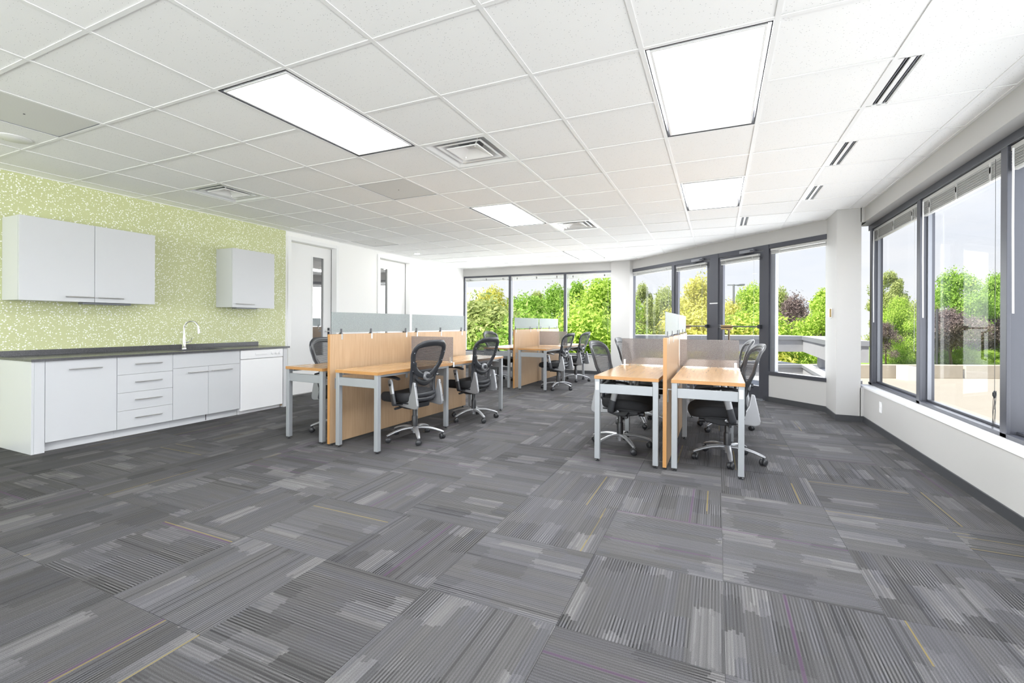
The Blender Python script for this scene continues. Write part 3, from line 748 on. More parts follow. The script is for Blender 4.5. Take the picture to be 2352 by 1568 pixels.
# ================================================================== KITCHENETTE
CF = -5.701
def bar_handle(parent, x, y0, y1, z):
    h = MB().tube([(x+.028, y0, z), (x+.028, y1, z)], .006, 10)
    for y in (y0+.03, y1-.03): h.tube([(x, y, z), (x+.028, y, z)], .004, 8)
    return link('handle', h, STEEL, parent, smooth=True)
def rel(o): return (-o[0], -o[1], -o[2])
ZB, ZT = .088, .848
def front(parent, name, y0, y1, z0, z1, x=CF, th=.018, hy=None, hz=None):
    g = .0015
    d = link(name, MB().box(x-th, x, y0+g, y1-g, z0+g, z1-g), CABW, parent, bev=.0012)
    if hy: bar_handle(d, x, hy[0], hy[1], hz)
    return d
def cab(name, label, y0, y1, toe=True):
    t = thing(name, label, 'cabinet', (0, 0, 0))
    link('body', MB().box(XL+.01, CF-.020, y0+.001, y1-.001, ZB, ZT), CABW, t)
    if toe: link('toe_kick', MB().box(CF-.075, CF-.06, y0, y1, 0, ZB), CABW, t)
    return t
c = cab('base_cabinet', 'white base cabinet with one wide door at the left counter end', 2.018, 2.645)
link('end_panel', MB().box(XL+.006, CF, 2.000, 2.018, 0, ZT), CABW, c, bev=.001)
link('filler_strip', MB().box(CF-.020, CF, 2.019, 2.091, 0, ZT), CABW, c, bev=.001)
front(c, 'door', 2.093, 2.645, ZB, ZT, hy=(2.254, 2.511), hz=.757)
c = cab('drawer_cabinet', 'white base cabinet with a stack of four drawers', 2.646, 3.174)
for k in range(4): front(c, 'drawer', 2.646, 3.174, ZB+k*.19, ZB+(k+1)*.19, hy=(2.796, 3.054), hz=.195+k*.19)
c = cab('sink_cabinet', 'white sink base cabinet with two doors under a plain false front', 3.175, 3.976)
front(c, 'false_front', 3.175, 3.976, .68, ZT)
front(c, 'door', 3.175, 3.573, ZB, .68, hy=(3.324, 3.566), hz=.622)
front(c, 'door', 3.573, 3.976, ZB, .68, hy=(3.598, 3.856), hz=.622)
link('toe_gap', MB().box(CF-.061, CF-.0585, 3.575, 3.583, .01, ZB), DARKGAP, c)
dw = thing('dishwasher', 'white built-in dishwasher with control strip at the counter end', 'dishwasher')
link('body', MB().box(XL+.05, CF-.03, 3.985, 4.612, .05, ZT), PLASTW, dw)
link('door', MB().box(CF-.028, CF+.004, 3.985, 4.612, .050, .722), PLASTW, dw, bev=.005)
cp = link('control_panel', MB().box(CF-.028, CF+.012, 3.985, 4.612, .727, ZT), PLASTW, dw, bev=.008)
link('latch_handle', MB().box(CF+.012, CF+.022, 4.18, 4.36, .775, .80), PLASTW, cp, bev=.004)
for y in (4.44, 4.50, 4.555):
    link('dial', MB().lathe([(.019, 0), (.017, .012), (.001, .013)], 18, (CF+.012, y, .788), 'x'), PLASTW, cp, smooth=True)
link('kick_plate', MB().box(CF-.07, CF-.055, 3.985, 4.612, .0, .05), PLASTW, dw)
ep = tag(link('end_panel', MB().box(XL+.01, CF-.002, 4.628, 4.688, 0, ZT), CABW, bev=.001), 'white counter end panel right of the dishwasher', 'cabinet panel')
link('edge_strip', MB().box(CF-.05, CF-.03, 4.612, 4.628, .02, .80), WOODP, ep)
# worktop with sink cut-out
cx0, cx1 = XL+.006, CF+.026
sy0, sy1, sx0, sx1 = 3.34, 3.86, -6.16, -5.80
m = MB().box(cx0, cx1, 1.99, sy0, ZT, .871).box(cx0, cx1, sy1, 4.712, ZT, .871).box(cx0, sx0, sy0, sy1, ZT, .871).box(sx1, cx1, sy0, sy1, ZT, .871)
ct = thing('worktop', 'dark speckled stone worktop with low backsplash along the green wall', 'countertop')
link('slab', m, GRAN, ct)
link('backsplash', MB().box(cx0, cx0+.02, 1.99, 4.695, .871, .926), GRAN, ct, bev=.001)
link('slab_seam', MB().box(cx0+.02, cx1+.0005, 2.595, 2.597, .8705, .8714), mat('seam', (.3, .3, .3), .4), ct)
sk = thing('sink', 'black undermount sink set into the stone worktop', 'sink')
m = MB().box(sx0-.012, sx0+.001, sy0, sy1, .66, ZT).box(sx1-.001, sx1+.012, sy0, sy1, .66, ZT).box(sx0, sx1, sy0-.012, sy0+.001, .66, ZT).box(sx0, sx1, sy1-.001, sy1+.012, .66, ZT).box(sx0, sx1, sy0, sy1, .65, .662)
link('basin', m, BLACKP, sk)
link('drain', MB().lathe([(.001, .664), (.04, .666), (.045, .663)], 20, ((sx0+sx1)/2, (sy0+sy1)/2, 0)), STEEL, sk)
fx, fy = -6.235, 3.60
fa = thing('faucet', 'tall chrome gooseneck faucet on the stone worktop', 'faucet', (fx, fy, .871))
link('body', MB().lathe([(.027, 0), (.027, .012), (.021, .02), (.018, .10), (.014, .16), (.0115, .20)], 20), CHROME, fa, smooth=True)
arc = [(0, 0, .19), (0, 0, .27)]+[(.085*(1-math.cos(a)), .0, .27+.085*math.sin(a)) for a in [R(q) for q in range(15, 166, 15)]]+[(.172, 0, .262)]
rot45 = Matrix.Rotation(R(30), 3, 'Z')
link('gooseneck', MB().tube([rot45 @ Vector(p) for p in arc], .0105, 12), CHROME, fa, smooth=True)
link('spray_head', MB().tube([rot45 @ Vector(p) for p in ((.170, 0, .272), (.173, 0, .25), (.178, 0, .20))], [.0115, .014, .0175], 14), STEEL, fa, smooth=True)
link('lever', MB().tube([(0, 0, .085), (.01, .045, .085), (.016, .075, .095), (.018, .085, .135)], [.012, .010, .006, .005], 10), CHROME, fa, smooth=True)
# wall cabinets
UF = -6.0
def ucab(label, y0, y1, splits, handles):
    t = thing('wall_cabinet', label, 'cabinet', group='white wall cabinets')
    link('body', MB().box(XL+.005, UF-.020, y0, y1, 1.42, 2.22), CABW, t, bev=.001)
    for (a, b), (h0, h1) in zip(splits, handles):
        d = link('door', MB().box(UF-.018, UF, a+.002, b-.002, 1.418, 2.222), CABW, t, bev=.0012)
        bar_handle(d, UF, h0, h1, 1.467)
    return t
u = ucab('wide white wall cabinet with two doors on green wallpaper', 2.015, 3.148, ((2.015, 2.586), (2.586, 3.148)), ((2.345, 2.575), (2.607, 2.83)))
link('under_light', MB().box(UF-.20, UF-.10, 2.53, 2.96, 1.398, 1.42), ALU2, u, bev=.004)
u = ucab('small single-door white wall cabinet above the dishwasher', 4.072, 4.71, ((4.072, 4.71),), ((4.105, 4.375),))
link('under_light', MB().box(UF-.20, UF-.10, 4.2, 4.5, 1.405, 1.42), ALU2, u)

# brass sensor box on the column
tb = thing('wall_sensor', 'small brass box on the side of the white column', 'sensor box', (1.39, 7.25, 1.375))
link('cover', MB().box(-.028, 0, -.035, .035, -.055, .055), BRASS, tb, bev=.004)
link('base_plate', MB().box(-.008, 0, -.045, .045, -.062, .062), TRIMW, tb, bev=.002)

# ================================================================== DESK PODS
DZ = .758; DL = 1.215; TH = .028
def desk(label, o, rz, y0, side, inner, mid_leg, pod):
    """o = pod origin, local x across, y along; side +1 right, -1 left; mid_leg: which ends have legs"""
    t = thing('desk', label, 'desk', o, rz, 'light wood desks on grey legs')
    xi, xo = inner, inner+.55
    def X(a, b): return (min(a*side, b*side), max(a*side, b*side))
    a, b = X(xi, xo)
    top = link('desktop', MB().box(a+.002, b-.002, y0+.002, y0+DL-.002, DZ-TH+.001, DZ), WOODT, t)
    em = MB().box(a, b, y0, y0+.0018, DZ-TH, DZ-.0006).box(a, b, y0+DL-.0018, y0+DL, DZ-TH, DZ-.0006)
    em.box(a, a+.0018, y0+.0018, y0+DL-.0018, DZ-TH, DZ-.0006).box(b-.0018, b, y0+.0018, y0+DL-.0018, DZ-TH, DZ-.0006)
    link('edge_band', em, EDGE, top)
    ends = []
    if mid_leg in ('near', 'both'): ends.append((y0+.004, 0.))
    if mid_leg in ('far', 'both'): ends.append((y0+DL-.049, .0))
    if mid_leg == 'both': ends[1] = (y0+DL-.06, .05)
    for ye, ins in ends:
        for q0, q1 in ((xi+.003, xi+.048), (xo-.048-ins, xo-.003-ins)):
            p, q = X(q0, q1)
            lg = link('leg', MB().box(p, q, ye, ye+.045, .022, DZ-TH), GREYLEG, t, bev=.003)
            link('foot', MB().lathe([(.019, 0), (.019, .006), (.007, .009), (.007, .024)], 12, ((p+q)/2, ye+.0225, 0)), BLACKP, lg)
        p, q = X(xi+.048, xo-.048-ins)
        link('crossbar', MB().box(p, q, ye+.006, ye+.036, DZ-.152, DZ-.072), GREYLEG, t, bev=.003)
        bp, bq = X(xi-.045, xi+.003)
    if pod == 'B' and mid_leg == 'both':
        p, q = X(xo-.040, xo-.012); link('paper_sticker', MB().box(p, q, y0+.0025, y0+.004, DZ-.125, DZ-.055), PLASTW, t)
    # side rails under the top
    for xx in (xi+.03, xo-.06):
        p, q = X(xx, xx+.03); link('rail', MB().box(p, q, y0+.05, y0+DL-.05, DZ-TH-.025, DZ-TH), GREYLEG, t)
    p, q = X(.016, .021)
    pp, qq = X(.021, xi+.02)
    for yy in (y0+.06, y0+DL-.10):
        link('wall_bracket', MB().box(p, q, yy, yy+.035, DZ-.20, DZ-.09).box(pp, qq, yy, yy+.035, DZ-.095, DZ-.09), GREYLEG, t)
    return t
def spine(o, rz, y0, label):
    t = thing('privacy_panel', label, 'partition', o, rz, 'wood veneer spine panels')
    pan = link('panel', MB().box(-.015, .015, y0+.002, y0+DL-.002, .022, 1.10), WOODP, t)
    m = MB().box(-.0152, .0152, y0, y0+.003, .02, 1.101).box(-.0152, .0152, y0+DL-.003, y0+DL, .02, 1.101).box(-.0152, .0152, y0+.003, y0+DL-.003, 1.098, 1.101)
    link('edge_band', m, EDGE, pan)
    for y in (y0+.04, y0+DL-.05): link('foot', MB().lathe([(.016, 0), (.016, .007), (.007, .009), (.007, .024)], 12, (0, y, 0)), BLACKP, t)
CLIPD = mat('clip_dark', (.10, .10, .11), .35, .6)
def screen(o, rz, y0, y1, clips, label):
    t = thing('desk_screen', label, 'glass screen', o, rz, 'frosted glass screens on top of the panels')
    link('frosted_panel', MB().box(-.003, .003, y0, y1, 1.118, 1.322), FROST, t, bev=.001)
    for yc in clips:
        m = MB()
        for s in (-1, 1):
            a, b = sorted((s*.0155, s*.0195)); m.box(a, b, yc-.010, yc+.010, 1.045, 1.106)
        c1 = link('clip', m, STEEL, t, bev=.001)
        m = MB()
        for s in (-1, 1):
            a, b = sorted((s*.0035, s*.009)); m.box(a, b, yc-.010, yc+.010, 1.106, 1.155)
        m.box(-.0195, .0195, yc-.011, yc+.011, 1.1015, 1.108)
        link('clip_jaw', m, CLIPD, c1, bev=.001)
def divider(o, rz, side, inner, label):
    t = thing('desk_divider', label, 'acrylic divider', o, rz, 'smoked acrylic dividers between desks')
    a, b = sorted((side*.022, side*(inner+.545)))
    link('acrylic_sheet', MB().box(a, b, DL-.004, DL+.002, DZ+.012, 1.055), ACRYL, t, bev=.001)
    p, q = sorted((side*(inner+.50), side*(inner+.525)))
    m = MB().box(p, q, DL-.014, DL+.012, DZ, DZ+.062)
    link('clip', m, STEEL, t, bev=.002)
    u, v = sorted((side*(inner+.47), side*(inner+.55)))
    link('clip_base', MB().box(u, v, DL-.02, DL+.02, DZ, DZ+.004).box(*sorted((side*(inner+.5505), side*(inner+.556))), DL-.012, DL+.012, DZ-.05, DZ+.004), STEEL, t)
podA = ((-3.505, 3.355, 0), R(-3.0), .09); podB = ((-.400, 3.975, 0), R(-.4), .05); podC = ((-3.435, 7.66, 0), R(-1.0), .085)
PODN = {'A': 'the cluster beside the kitchenette', 'B': 'the cluster in front of the glass doors', 'C': 'the farthest cluster by the rear windows'}
for P, (o, rz, inn) in (('A', podA), ('B', podB), ('C', podC)):
    nm = PODN[P]
    desk('wood desk at the near right of '+nm, o, rz, 0, 1, inn, 'both', P)
    desk('wood desk at the far right of '+nm, o, rz, DL, 1, inn, 'far', P)
    desk('wood desk at the near left of '+nm, o, rz, 0, -1, inn, 'both', P)
    desk('wood desk at the far left of '+nm, o, rz, DL, -1, inn, 'far', P)
    spine(o, rz, 0, 'near wood divider panel of '+nm); spine(o, rz, DL, 'far wood divider panel of '+nm)
    screen(o, rz, .03, 1.205, (.15, .56, 1.13) if P != 'C' else (.06, .75, 1.12), 'near frosted glass screen clipped on top of '+nm)
    screen(o, rz, 1.25, 2.405, (1.33, 1.83, 2.33), 'far frosted glass screen clipped on top of '+nm)
    divider(o, rz, 1, inn, 'translucent acrylic divider on the right side of '+nm)
    if P == 'B': divider(o, rz, -1, inn, 'translucent acrylic divider on the left side of '+nm)

# ================================================================== TASK CHAIRS
def back_pt(u, v, off=0.):
    """u = sideways metres, v = 0 bottom .. 1 top of the backrest; returns chair-local point"""
    z = .445+.575*v
    y = -.245-.02*v-.105*v*v+.035*math.sin(PI*min(1, v*1.6))*(1 if v < .625 else math.sin(PI*.5+ (v-.625)*1.2)*.9)
    y += .055*(abs(u)/.23)**2-off+.03
    return Vector((u, y, z))
def half_w(v):
    pts = [(0, .142), (.06, .162), (.2, .166), (.34, .168), (.5, .185), (.66, .209), (.8, .222), (.9, .212), (.96, .180), (.99, .130), (1., .09)]
    for (a, wa), (b, wb) in zip(pts, pts[1:]):
        if v <= b: t = (v-a)/(b-a); t = t*t*(3-2*t) if b < .9 else t; return wa+(wb-wa)*t
    return .09
def make_chair():
    t = thing('office_chair', '', 'chair', (0, 0, 0), 0, 'black mesh office chairs')
    # backrest mesh
    m = MB(); nu, nv = 14, 26; vs = []
    for j in range(nv+1):
        v = .02+.96*j/nv; w = half_w(v)-.006
        for i in range(nu+1): vs.append(back_pt(w*(2*i/nu-1), v, -.004))
    fs = [(j*(nu+1)+i, j*(nu+1)+i+1, (j+1)*(nu+1)+i+1, (j+1)*(nu+1)+i) for j in range(nv) for i in range(nu)]
    m.add(vs, fs); link('backrest_mesh', m, MESHM, t, smooth=80)
    # perimeter frame
    vs_ = [.0+.98*k/22 for k in range(23)]
    right = [(half_w(v), v) for v in vs_]; top = [(.135*math.cos(a), .985+.016*math.sin(a)) for a in [R(q) for q in range(30, 151, 20)]]
    loop = right+top+[(-u, v) for u, v in right[::-1]]+[(-.09, -.018), (0, -.026), (.09, -.018)]
    pts = [back_pt(u*.985, v, .006) for u, v in loop]
    wid = []; dep = []
    for u, v in loop:
        wid.append(.020 if v < .05 else (.020 if v < .4 else .020+.008*min(1, (v-.4)/.4))); dep.append(.013)
    fr = link('back_frame', MB().tube(pts, wid, 10, True, dep, (0, 1, .25)), DKPLAST, t, smooth=60)
    rim = [back_pt(u*.985-(.016 if u > 0 else -.016)*min(1, abs(u)/.1), v-(.03 if v > .97 else 0), .002) for u, v in loop if v > .42]
    link('frame_lip', MB().tube(rim, .020, 8, False, .008, (0, 1, .25)), DKPLAST, fr, smooth=60)
    for s in (-1, 1):
        arm = [(s*.186, .64), (s*.168, .56), (s*.135, .49), (s*.095, .44), (s*.05, .41), (0, .395)]
        link('web_arm', MB().tube([back_pt(u, v, .008) for u, v in arm], [.026, .030, .033, .030, .027, .028], 10, False, .012, (0, 1, .2)), DKPLAST, fr, smooth=60)
        for v in (.5, .66, .82):
            p = back_pt(s*half_w(v)*.985, v, .02); link('screw', MB().lathe([(.001, -.004), (.006, -.003), (.006, .004)], 8, p, 'y'), ALU2, fr)
    cres = [(u, .345-.075*math.cos(u/.125*PI/2)) for u in [-.125+.25*k/10 for k in range(11)]]
    link('lumbar_pad', MB().tube([back_pt(u, v, .012) for u, v in cres], [.012+.020*math.sin(PI*k/10) for k in range(11)], 10, False, .014, (0, 1, .1)), BLACKP, t, smooth=60)
    kp = back_pt(0, .395, .0)
    kn = link('lumbar_knob', MB().lathe([(.001, -.062), (.022, -.060), (.024, -.045), (.024, -.02)], 20, kp, 'y'), DKPLAST, t, smooth=True)
    link('knob_ring', MB().lathe([(.024, -.036), (.042, -.034), (.045, -.026), (.045, -.010), (.03, -.008)], 24, kp, 'y'), SILVER, kn, smooth=True)
    link('back_support', MB().tube([back_pt(u, .06, .012) for u in (-.165, -.08, 0, .08, .165)], .022, 8, False, .010, (0, 1, 0)), DKPLAST, t, smooth=60)
    # silver brackets either side
    prof = [(-.246, .618), (-.218, .622), (-.198, .52), (-.165, .458), (-.10, .412), (-.02, .398), (-.005, .384), (-.02, .370), (-.25, .350), (-.285, .362), (-.292, .392), (-.272, .50)]
    for s in (-1, 1):
        a, b = sorted((s*.168, s*.195))
        br = link('side_bracket', MB().prism(prof, 'x', a, b), SILVER, t, bev=.008, seg=3)
        for y, z in ((-.240, .585), (-.268, .455)): link('bolt', MB().lathe([(.001, -.004), (.007, -.003), (.007, .003)], 10, (s*.182, y-.012, z), 'y'), ALU2, br)
    # seat cushion
    m = MB(); nr, na = 9, 40; vs = []; fs = []
    def out(a):
        ca, sa = math.cos(a), math.sin(a); k = 2/3.4
        return (.252*math.copysign(abs(ca)**k, ca), .03+.245*math.copysign(abs(sa)**k, sa))
    lay = []
    for k in range(1, nr+1): lay.append((k/nr*.90, 'top', 0))
    for ph in (30, 60, 90, 120, 150): lay.append((.90+.10*math.sin(R(ph)), 'edge', math.cos(R(ph))))
    for k in (.85, .4): lay.append((k, 'bot', 0))
    def ztop(x, y, q): return .497+.018*(abs(x)/.25)**2*q-.035*max(0, (y-.08)/.2)**2+.018*max(0, (-y-.10)/.1)**1.5*.5
    vs.append((0, .03, .492))
    for sc, kind, q in lay:
        for i in range(na):
            a = 2*PI*i/na; ox, oy = out(a); x, y = ox*sc, .03+(oy-.03)*sc
            zt = ztop(x, y, sc); zb = .412-.02*max(0, (y-.1)/.18)
            z = zt if kind == 'top' else (zb if kind == 'bot' else (zt+zb)/2+(zt-zb)/2*q)
            vs.append((x, y, z))
    fs = [(0, 1+i, 1+(i+1) % na) for i in range(na)]
    for k in range(len(lay)-1):
        for i in range(na): fs.append((1+k*na+i, 1+(k+1)*na+i, 1+(k+1)*na+(i+1) % na, 1+k*na+(i+1) % na))
    fs.append(tuple(1+(len(lay)-1)*na+i for i in range(na)))
    m.add(vs, fs); link('seat', m, FABRIC, t, smooth=80)
    link('seat_pan', MB().box(-.20, .20, -.17, .20, .395, .415), BLACKP, t, bev=.008)
    me = MB().prism([(-.20, .398), (.15, .398), (.14, .345), (.02, .318), (-.07, .318), (-.19, .350)], 'x', -.085, .085)
    mech = link('tilt_mechanism', me, BLACKP, t, bev=.01)
    link('tilt_lever', MB().tube([(.08, .05, .36), (.16, .06, .352), (.20, .07, .345), (.25, .075, .345)], [.008, .008, .016, .014], 8), BLACKP, mech, smooth=True)
    link('height_lever', MB().tube([(-.08, -.03, .36), (-.20, -.04, .352), (-.26, -.045, .35)], [.008, .013, .012], 8), BLACKP, mech, smooth=True)
    link('tension_knob', MB().lathe([(.001, .13), (.024, .13), (.024, .18), (.001, .182)], 14, (0, 0, .345), 'y'), BLACKP, mech, smooth=True)
    # arms
    for s in (-1, 1):
        x0 = s*.285
        def P(y, z): return Vector((x0, y, z))
        lo, hi = P(-.065, .385), P(.0, .645); mid = lo.lerp(hi, .45)
        link('arm_sleeve', MB().tube([lo, lo.lerp(hi, .03), lo.lerp(hi, .08), mid], [.018, .028, .031, .030], 12, False, [.008, .015, .017, .016], (1, 0, 0)), DKPLAST, t, smooth=60)
        po = link('arm_post', MB().tube([mid, lo.lerp(hi, .7), lo.lerp(hi, .95), hi], [.028, .030, .034, .030], 12, False, [.013, .014, .015, .014], (1, 0, 0)), SILVER, t, smooth=60)
        bq = lo.lerp(hi, .80); link('height_button', MB().lathe([(.001, -.019), (.013, -.018), (.013, .018), (.001, .019)], 14, bq, 'x'), BLACKP, po, smooth=True)
        link('arm_strut', MB().bar((s*.14, -.06, .392), (s*.285, -.06, .392), .06, .016), BLACKP, t, bev=.005)
        pad = [P(-.125, .652), P(-.11, .660), P(-.05, .672), P(.03, .674), P(.09, .670), P(.115, .662)]
        link('armrest', MB().tube(pad, [.022, .034, .042, .043, .038, .024], 14, False, [.006, .010, .012, .012, .010, .006], (0, 0, 1)), BLACKP, t, smooth=60)
    link('gas_lift', MB().lathe([(.031, .125), (.031, .235), (.027, .245), (.024, .25), (.024, .335)], 20), BLACKP, t, smooth=True)
    # five star base, wheels
    hub = MB().lathe([(.001, .062), (.022, .062), (.022, .085), (.040, .09), (.044, .118), (.034, .132)], 20)
    base = link('base', hub, SILVER, t, smooth=True)
    am = MB().tube([(.02, 0, .118), (.08, 0, .122), (.15, 0, .116), (.22, 0, .100), (.28, 0, .080), (.305, 0, .070)], [.032, .026, .023, .021, .018, .014], 12, False, [.014, .013, .012, .011, .011, .008], (0, 0, 1)).mesh('base_leg')
    cm = MB(); 
    for s in (-1, 1): cm.lathe([(.001, s*.006), (.026, s*.006), (.0285, s*.011), (.0285, s*.021), (.024, s*.026), (.001, s*.027)], 18, (0, 0, .0285), 'x')
    hoodp = [(.031*math.cos(R(q)), .0285+.031*math.sin(R(q))) for q in range(-20, 201, 20)]
    cm.prism(hoodp, 'x', -.005, .005); cm.lathe([(.008, .05), (.008, .078)], 10)
    cm = cm.mesh('caster')
    for ch in t.children:
        if ch.name.split('.')[0] not in ('base', 'gas_lift'): ch.location.y += .06
    first = True
    for k in range(5):
        a = 2*PI*k/5
        link('base_leg', am, SILVER, base, (0, 0, 0), (0, 0, a), smooth=60 if first else False)
        link('caster', cm, BLACKP, base, (.29*math.cos(a), .29*math.sin(a), 0), (0, 0, a+[.6, 2.2, -.5, 1.1, 2.8][k]), smooth=50 if first else False)
        first = False
    return t
chair0 = make_chair()
chairs = [  # x, y, facing angle (deg, world), base angle, label
    (-2.915, 3.955, 171, 26, 'black mesh office chair at the near right desk beside the kitchenette, back towards the viewer'),
    (-2.84, 5.09, 169, 36, 'black mesh office chair at the far right desk of the kitchenette cluster'),
    (-3.93, 3.93, 0, 15, 'black mesh office chair behind the left cluster panel, in front of the first office door'),
    (-.88, 4.545, -7, 18, 'black mesh office chair tucked under the near left desk of the glass-door cluster'),
    (-.865, 5.70, -5, 2, 'black mesh office chair behind the left acrylic divider of the glass-door cluster'),
    (.086, 4.525, 187, 58, 'black mesh office chair tucked under the near right desk of the glass-door cluster'),
    (.084, 5.80, 184, 15, 'black mesh office chair behind the nearer one, far right desk of the glass-door cluster'),
    (-2.72, 8.08, 172, 53, 'black mesh office chair at the near right desk of the far cluster'),
    (-2.76, 9.38, 172, 0, 'black mesh office chair at the far right desk of the far cluster'),
    (-4.24, 8.65, -12, 20, 'black mesh office chair at the near left desk of the far cluster, before the window'),
    (-4.05, 9.72, -5, 50, 'black mesh office chair mostly hidden behind the far cluster panel')]
for k, (x, y, f, b, lab) in enumerate(chairs):
    rz = R(f-90)
    o = chair0 if k == 0 else dup(chair0, (x, y, 0), rz, lab)
    o.location = (x, y, 0); o.rotation_euler = (0, 0, rz); o['label'] = lab
    for ch in o.children:
        if ch.name.split('.')[0] == 'base': ch.rotation_euler = (0, 0, R(b)-rz)

# ================================================================== OUTSIDE
FW, RT = Vector((-math.sin(.4161), math.cos(.4161), 0)), Vector((math.cos(.4161), math.sin(.4161), 0))
def place(depth, lat, z=0.): p = FW*depth+RT*lat; return (p.x, p.y, z)
GR = -.8
GRASS = mat('grass', (.24, .36, .07), .9, bump=.5, bscale=40, var=.3, vscale=1.5)
ground = struct(link('ground', MB().box(-90, 120, -60, 140, GR-3.2, GR-2.2), mat('dry_grass', (.32, .34, .13), .95, var=.25, vscale=.3)))
deckp = [place(-14, 6)[:2], place(-14, 42)[:2], place(17.2, 42)[:2], place(17.2, 9.0)[:2], (2.2, 15.0), (2.2, -8)]
struct(link('parking_deck', MB().prism(deckp, 'z', GR-1.6, GR), DECK))
lawn = [place(17.6, 9.6)[:2], place(17.6, 60)[:2], place(60, 75)[:2], place(60, 20)[:2]]
struct(link('lawn', MB().prism(lawn, 'z', GR-1.4, GR+.02), GRASS))
terr = struct(link('terrace', MB().prism([(2.02, 7.3), (2.02, 14.1), place(12.05, 2.7)[:2], (-1.6, 11.0)], 'z', GR-1.5, -.14), CONC))
# low concrete kerb wall along the parking deck
for k, (a, b) in enumerate(((9.0, 13.6), (13.7, 16.9), (17.0, 20.2), (20.3, 26.0))):
    o = link('kerb_wall', MB().box(a, b, 0, .35, 0, .50), KERB, bev=.015)
    o.location = (FW.x*17.2, FW.y*17.2, GR); o.rotation_euler = (0, 0, math.atan2(RT.y, RT.x))
    tag(o, ('low beige concrete kerb wall behind the white block, beyond the parking deck', 'low beige concrete kerb wall seen through the middle of the wide right window', 'low beige concrete kerb wall behind the looped blind cord', 'low beige concrete kerb wall at the right edge of the picture')[k], 'wall')
blk = link('concrete_block', MB().prism([(0, 0), (.42, 0), (.40, .50), (0, .52)], 'y', -.5, .0), mat('white_concrete', (.80, .78, .74), .8)); blk.location = place(17.0, 14.2, GR); blk.rotation_euler = (0, 0, math.atan2(RT.y, RT.x))
tag(blk, 'white painted concrete block in front of the kerb wall', 'block')
# concrete terrace wall carrying a raised beam on posts
tw = thing('terrace_wall', 'grey concrete terrace wall with a raised beam on posts outside the glass doors', 'wall')
n0 = Vector(place(12.0, 2.7)); n1 = Vector(place(12.0, 7.56)); n2 = Vector((1.98, 10.5, 0)); n3 = Vector((2.62, 10.55, 0))
def leg_prism(a, b, w, za, zb, out):
    """band from a to b, thickness w towards out"""
    a2, b2 = a+out*w, b+out*w
    return MB().prism([(a.x, a.y), (b.x, b.y), (b2.x, b2.y), (a2.x, a2.y)], 'z', za, zb)
outs = [FW, Vector((1, 0, 0)), Vector((0, 1, 0))]
for (a, b), o, bw, lw in zip(((n0, n1), (n1, n2), (n2, n3)), outs, (.7, .45, .45), (1.2, .5, 0)):
    link('beam', leg_prism(a, b, bw, .50, .86, o), CONC, tw)
    link('beam_coping', leg_prism(a-o*.03, b-o*.03, bw+.06, .815, .912, o), COPING, tw)
    link('beam_cap', leg_prism(a-o*.03, b-o*.03, bw+.06, .912, .918, o), COPTOP, tw)
    if not lw: continue
    link('low_wall', leg_prism(a, b, lw, GR-1.4, .10, o), CONC, tw)
    link('wall_coping', leg_prism(a-o*.03, b-o*.03, lw+.06, .085, .160, o), COPING, tw)
    link('wall_cap', leg_prism(a-o*.03, b-o*.03, lw+.06, .160, .166, o), COPTOP, tw)
for p in (place(12.4, 3.3), place(12.4, 5.6), (2.28, 12.95, 0), (2.24, 10.9, 0)):
    link('post', MB().lathe([(.16, .166), (.16, .172), (.085, .19), (.075, .50)], 20, (p[0], p[1], 0)), COPING, tw, smooth=True)
# street lamp, dark pole
sl = thing('street_lamp', 'tall grey parking lot lamp with flat heads outside the right glass door', 'street lamp', place(24, 11.45, GR-2.2))
link('pole', MB().lathe([(.07, 0), (.05, 6.32)], 12), ALU2, sl, smooth=True)
link('lamp_head', MB().bar((0, 0, 6.28), (.25, .1, 6.28), .06, .05).bar((.22, .1, 6.28), (.50, .22, 6.30), .22, .09), ALU2, sl, bev=.02)
link('lamp_head', MB().bar((0, 0, 6.28), (-.3, -.12, 6.28), .05, .05), ALU2, sl)
pl = tag(link('sign_pole', MB().lathe([(.05, 0), (.05, 2.72), (.03, 2.75)], 12), mat('dark_pole', (.05, .05, .055), .6), smooth=True), 'dark slim pole in front of the plum tree beyond the kerb', 'pole')
pl.location = place(20.5, 18.95, GR)

# ------------------------------------------------------------------ trees
def crown_mesh(seed, rx, rz, nleaf, size, low=0., nb=26):
    rn = random.Random(seed); m = MB(); bl = []
    for k in range(nb):
        a = rn.uniform(0, 2*PI); q = rn.random()**.6; zz = rn.uniform(low, 1)
        prof = math.sin(PI*min(1, max(.06, (zz-low)/(1-low)*.86+.14)))**.7
        bl.append((rx*.78*q*prof*math.cos(a), rx*.78*q*prof*math.sin(a), rz*(.06+.88*zz), rn.uniform(.20, .36)*rx))
    vs = []; fs = []
    for k in range(nleaf):
        bx_, by, bz, br = bl[k % nb]
        d = Vector((rn.gauss(0, 1), rn.gauss(0, 1), rn.gauss(0, .8))).normalized(); q = br*rn.random()**.33*rn.uniform(.75, 1.12)
        p = Vector((bx_, by, bz))+d*q
        n = (d*.7+Vector((rn.gauss(0, .6), rn.gauss(0, .6), rn.gauss(.35, .6)))).normalized()
        t = n.cross(Vector((rn.gauss(0, 1), rn.gauss(0, 1), rn.gauss(0, 1)))).normalized(); b = n.cross(t)
        s = size*rn.uniform(.6, 1.35); o = len(vs)
        vs += [p-t*s, p+b*s*.42+n*s*.12, p+t*s, p-b*s*.42+n*s*.12]
        fs += [(o, o+1, o+2), (o, o+2, o+3)]
    m.v = [tuple(v) for v in vs]; m.f = fs
    me = bpy.data.meshes.new('crown'); me.from_pydata(m.v, [], m.f)
    return me, bl
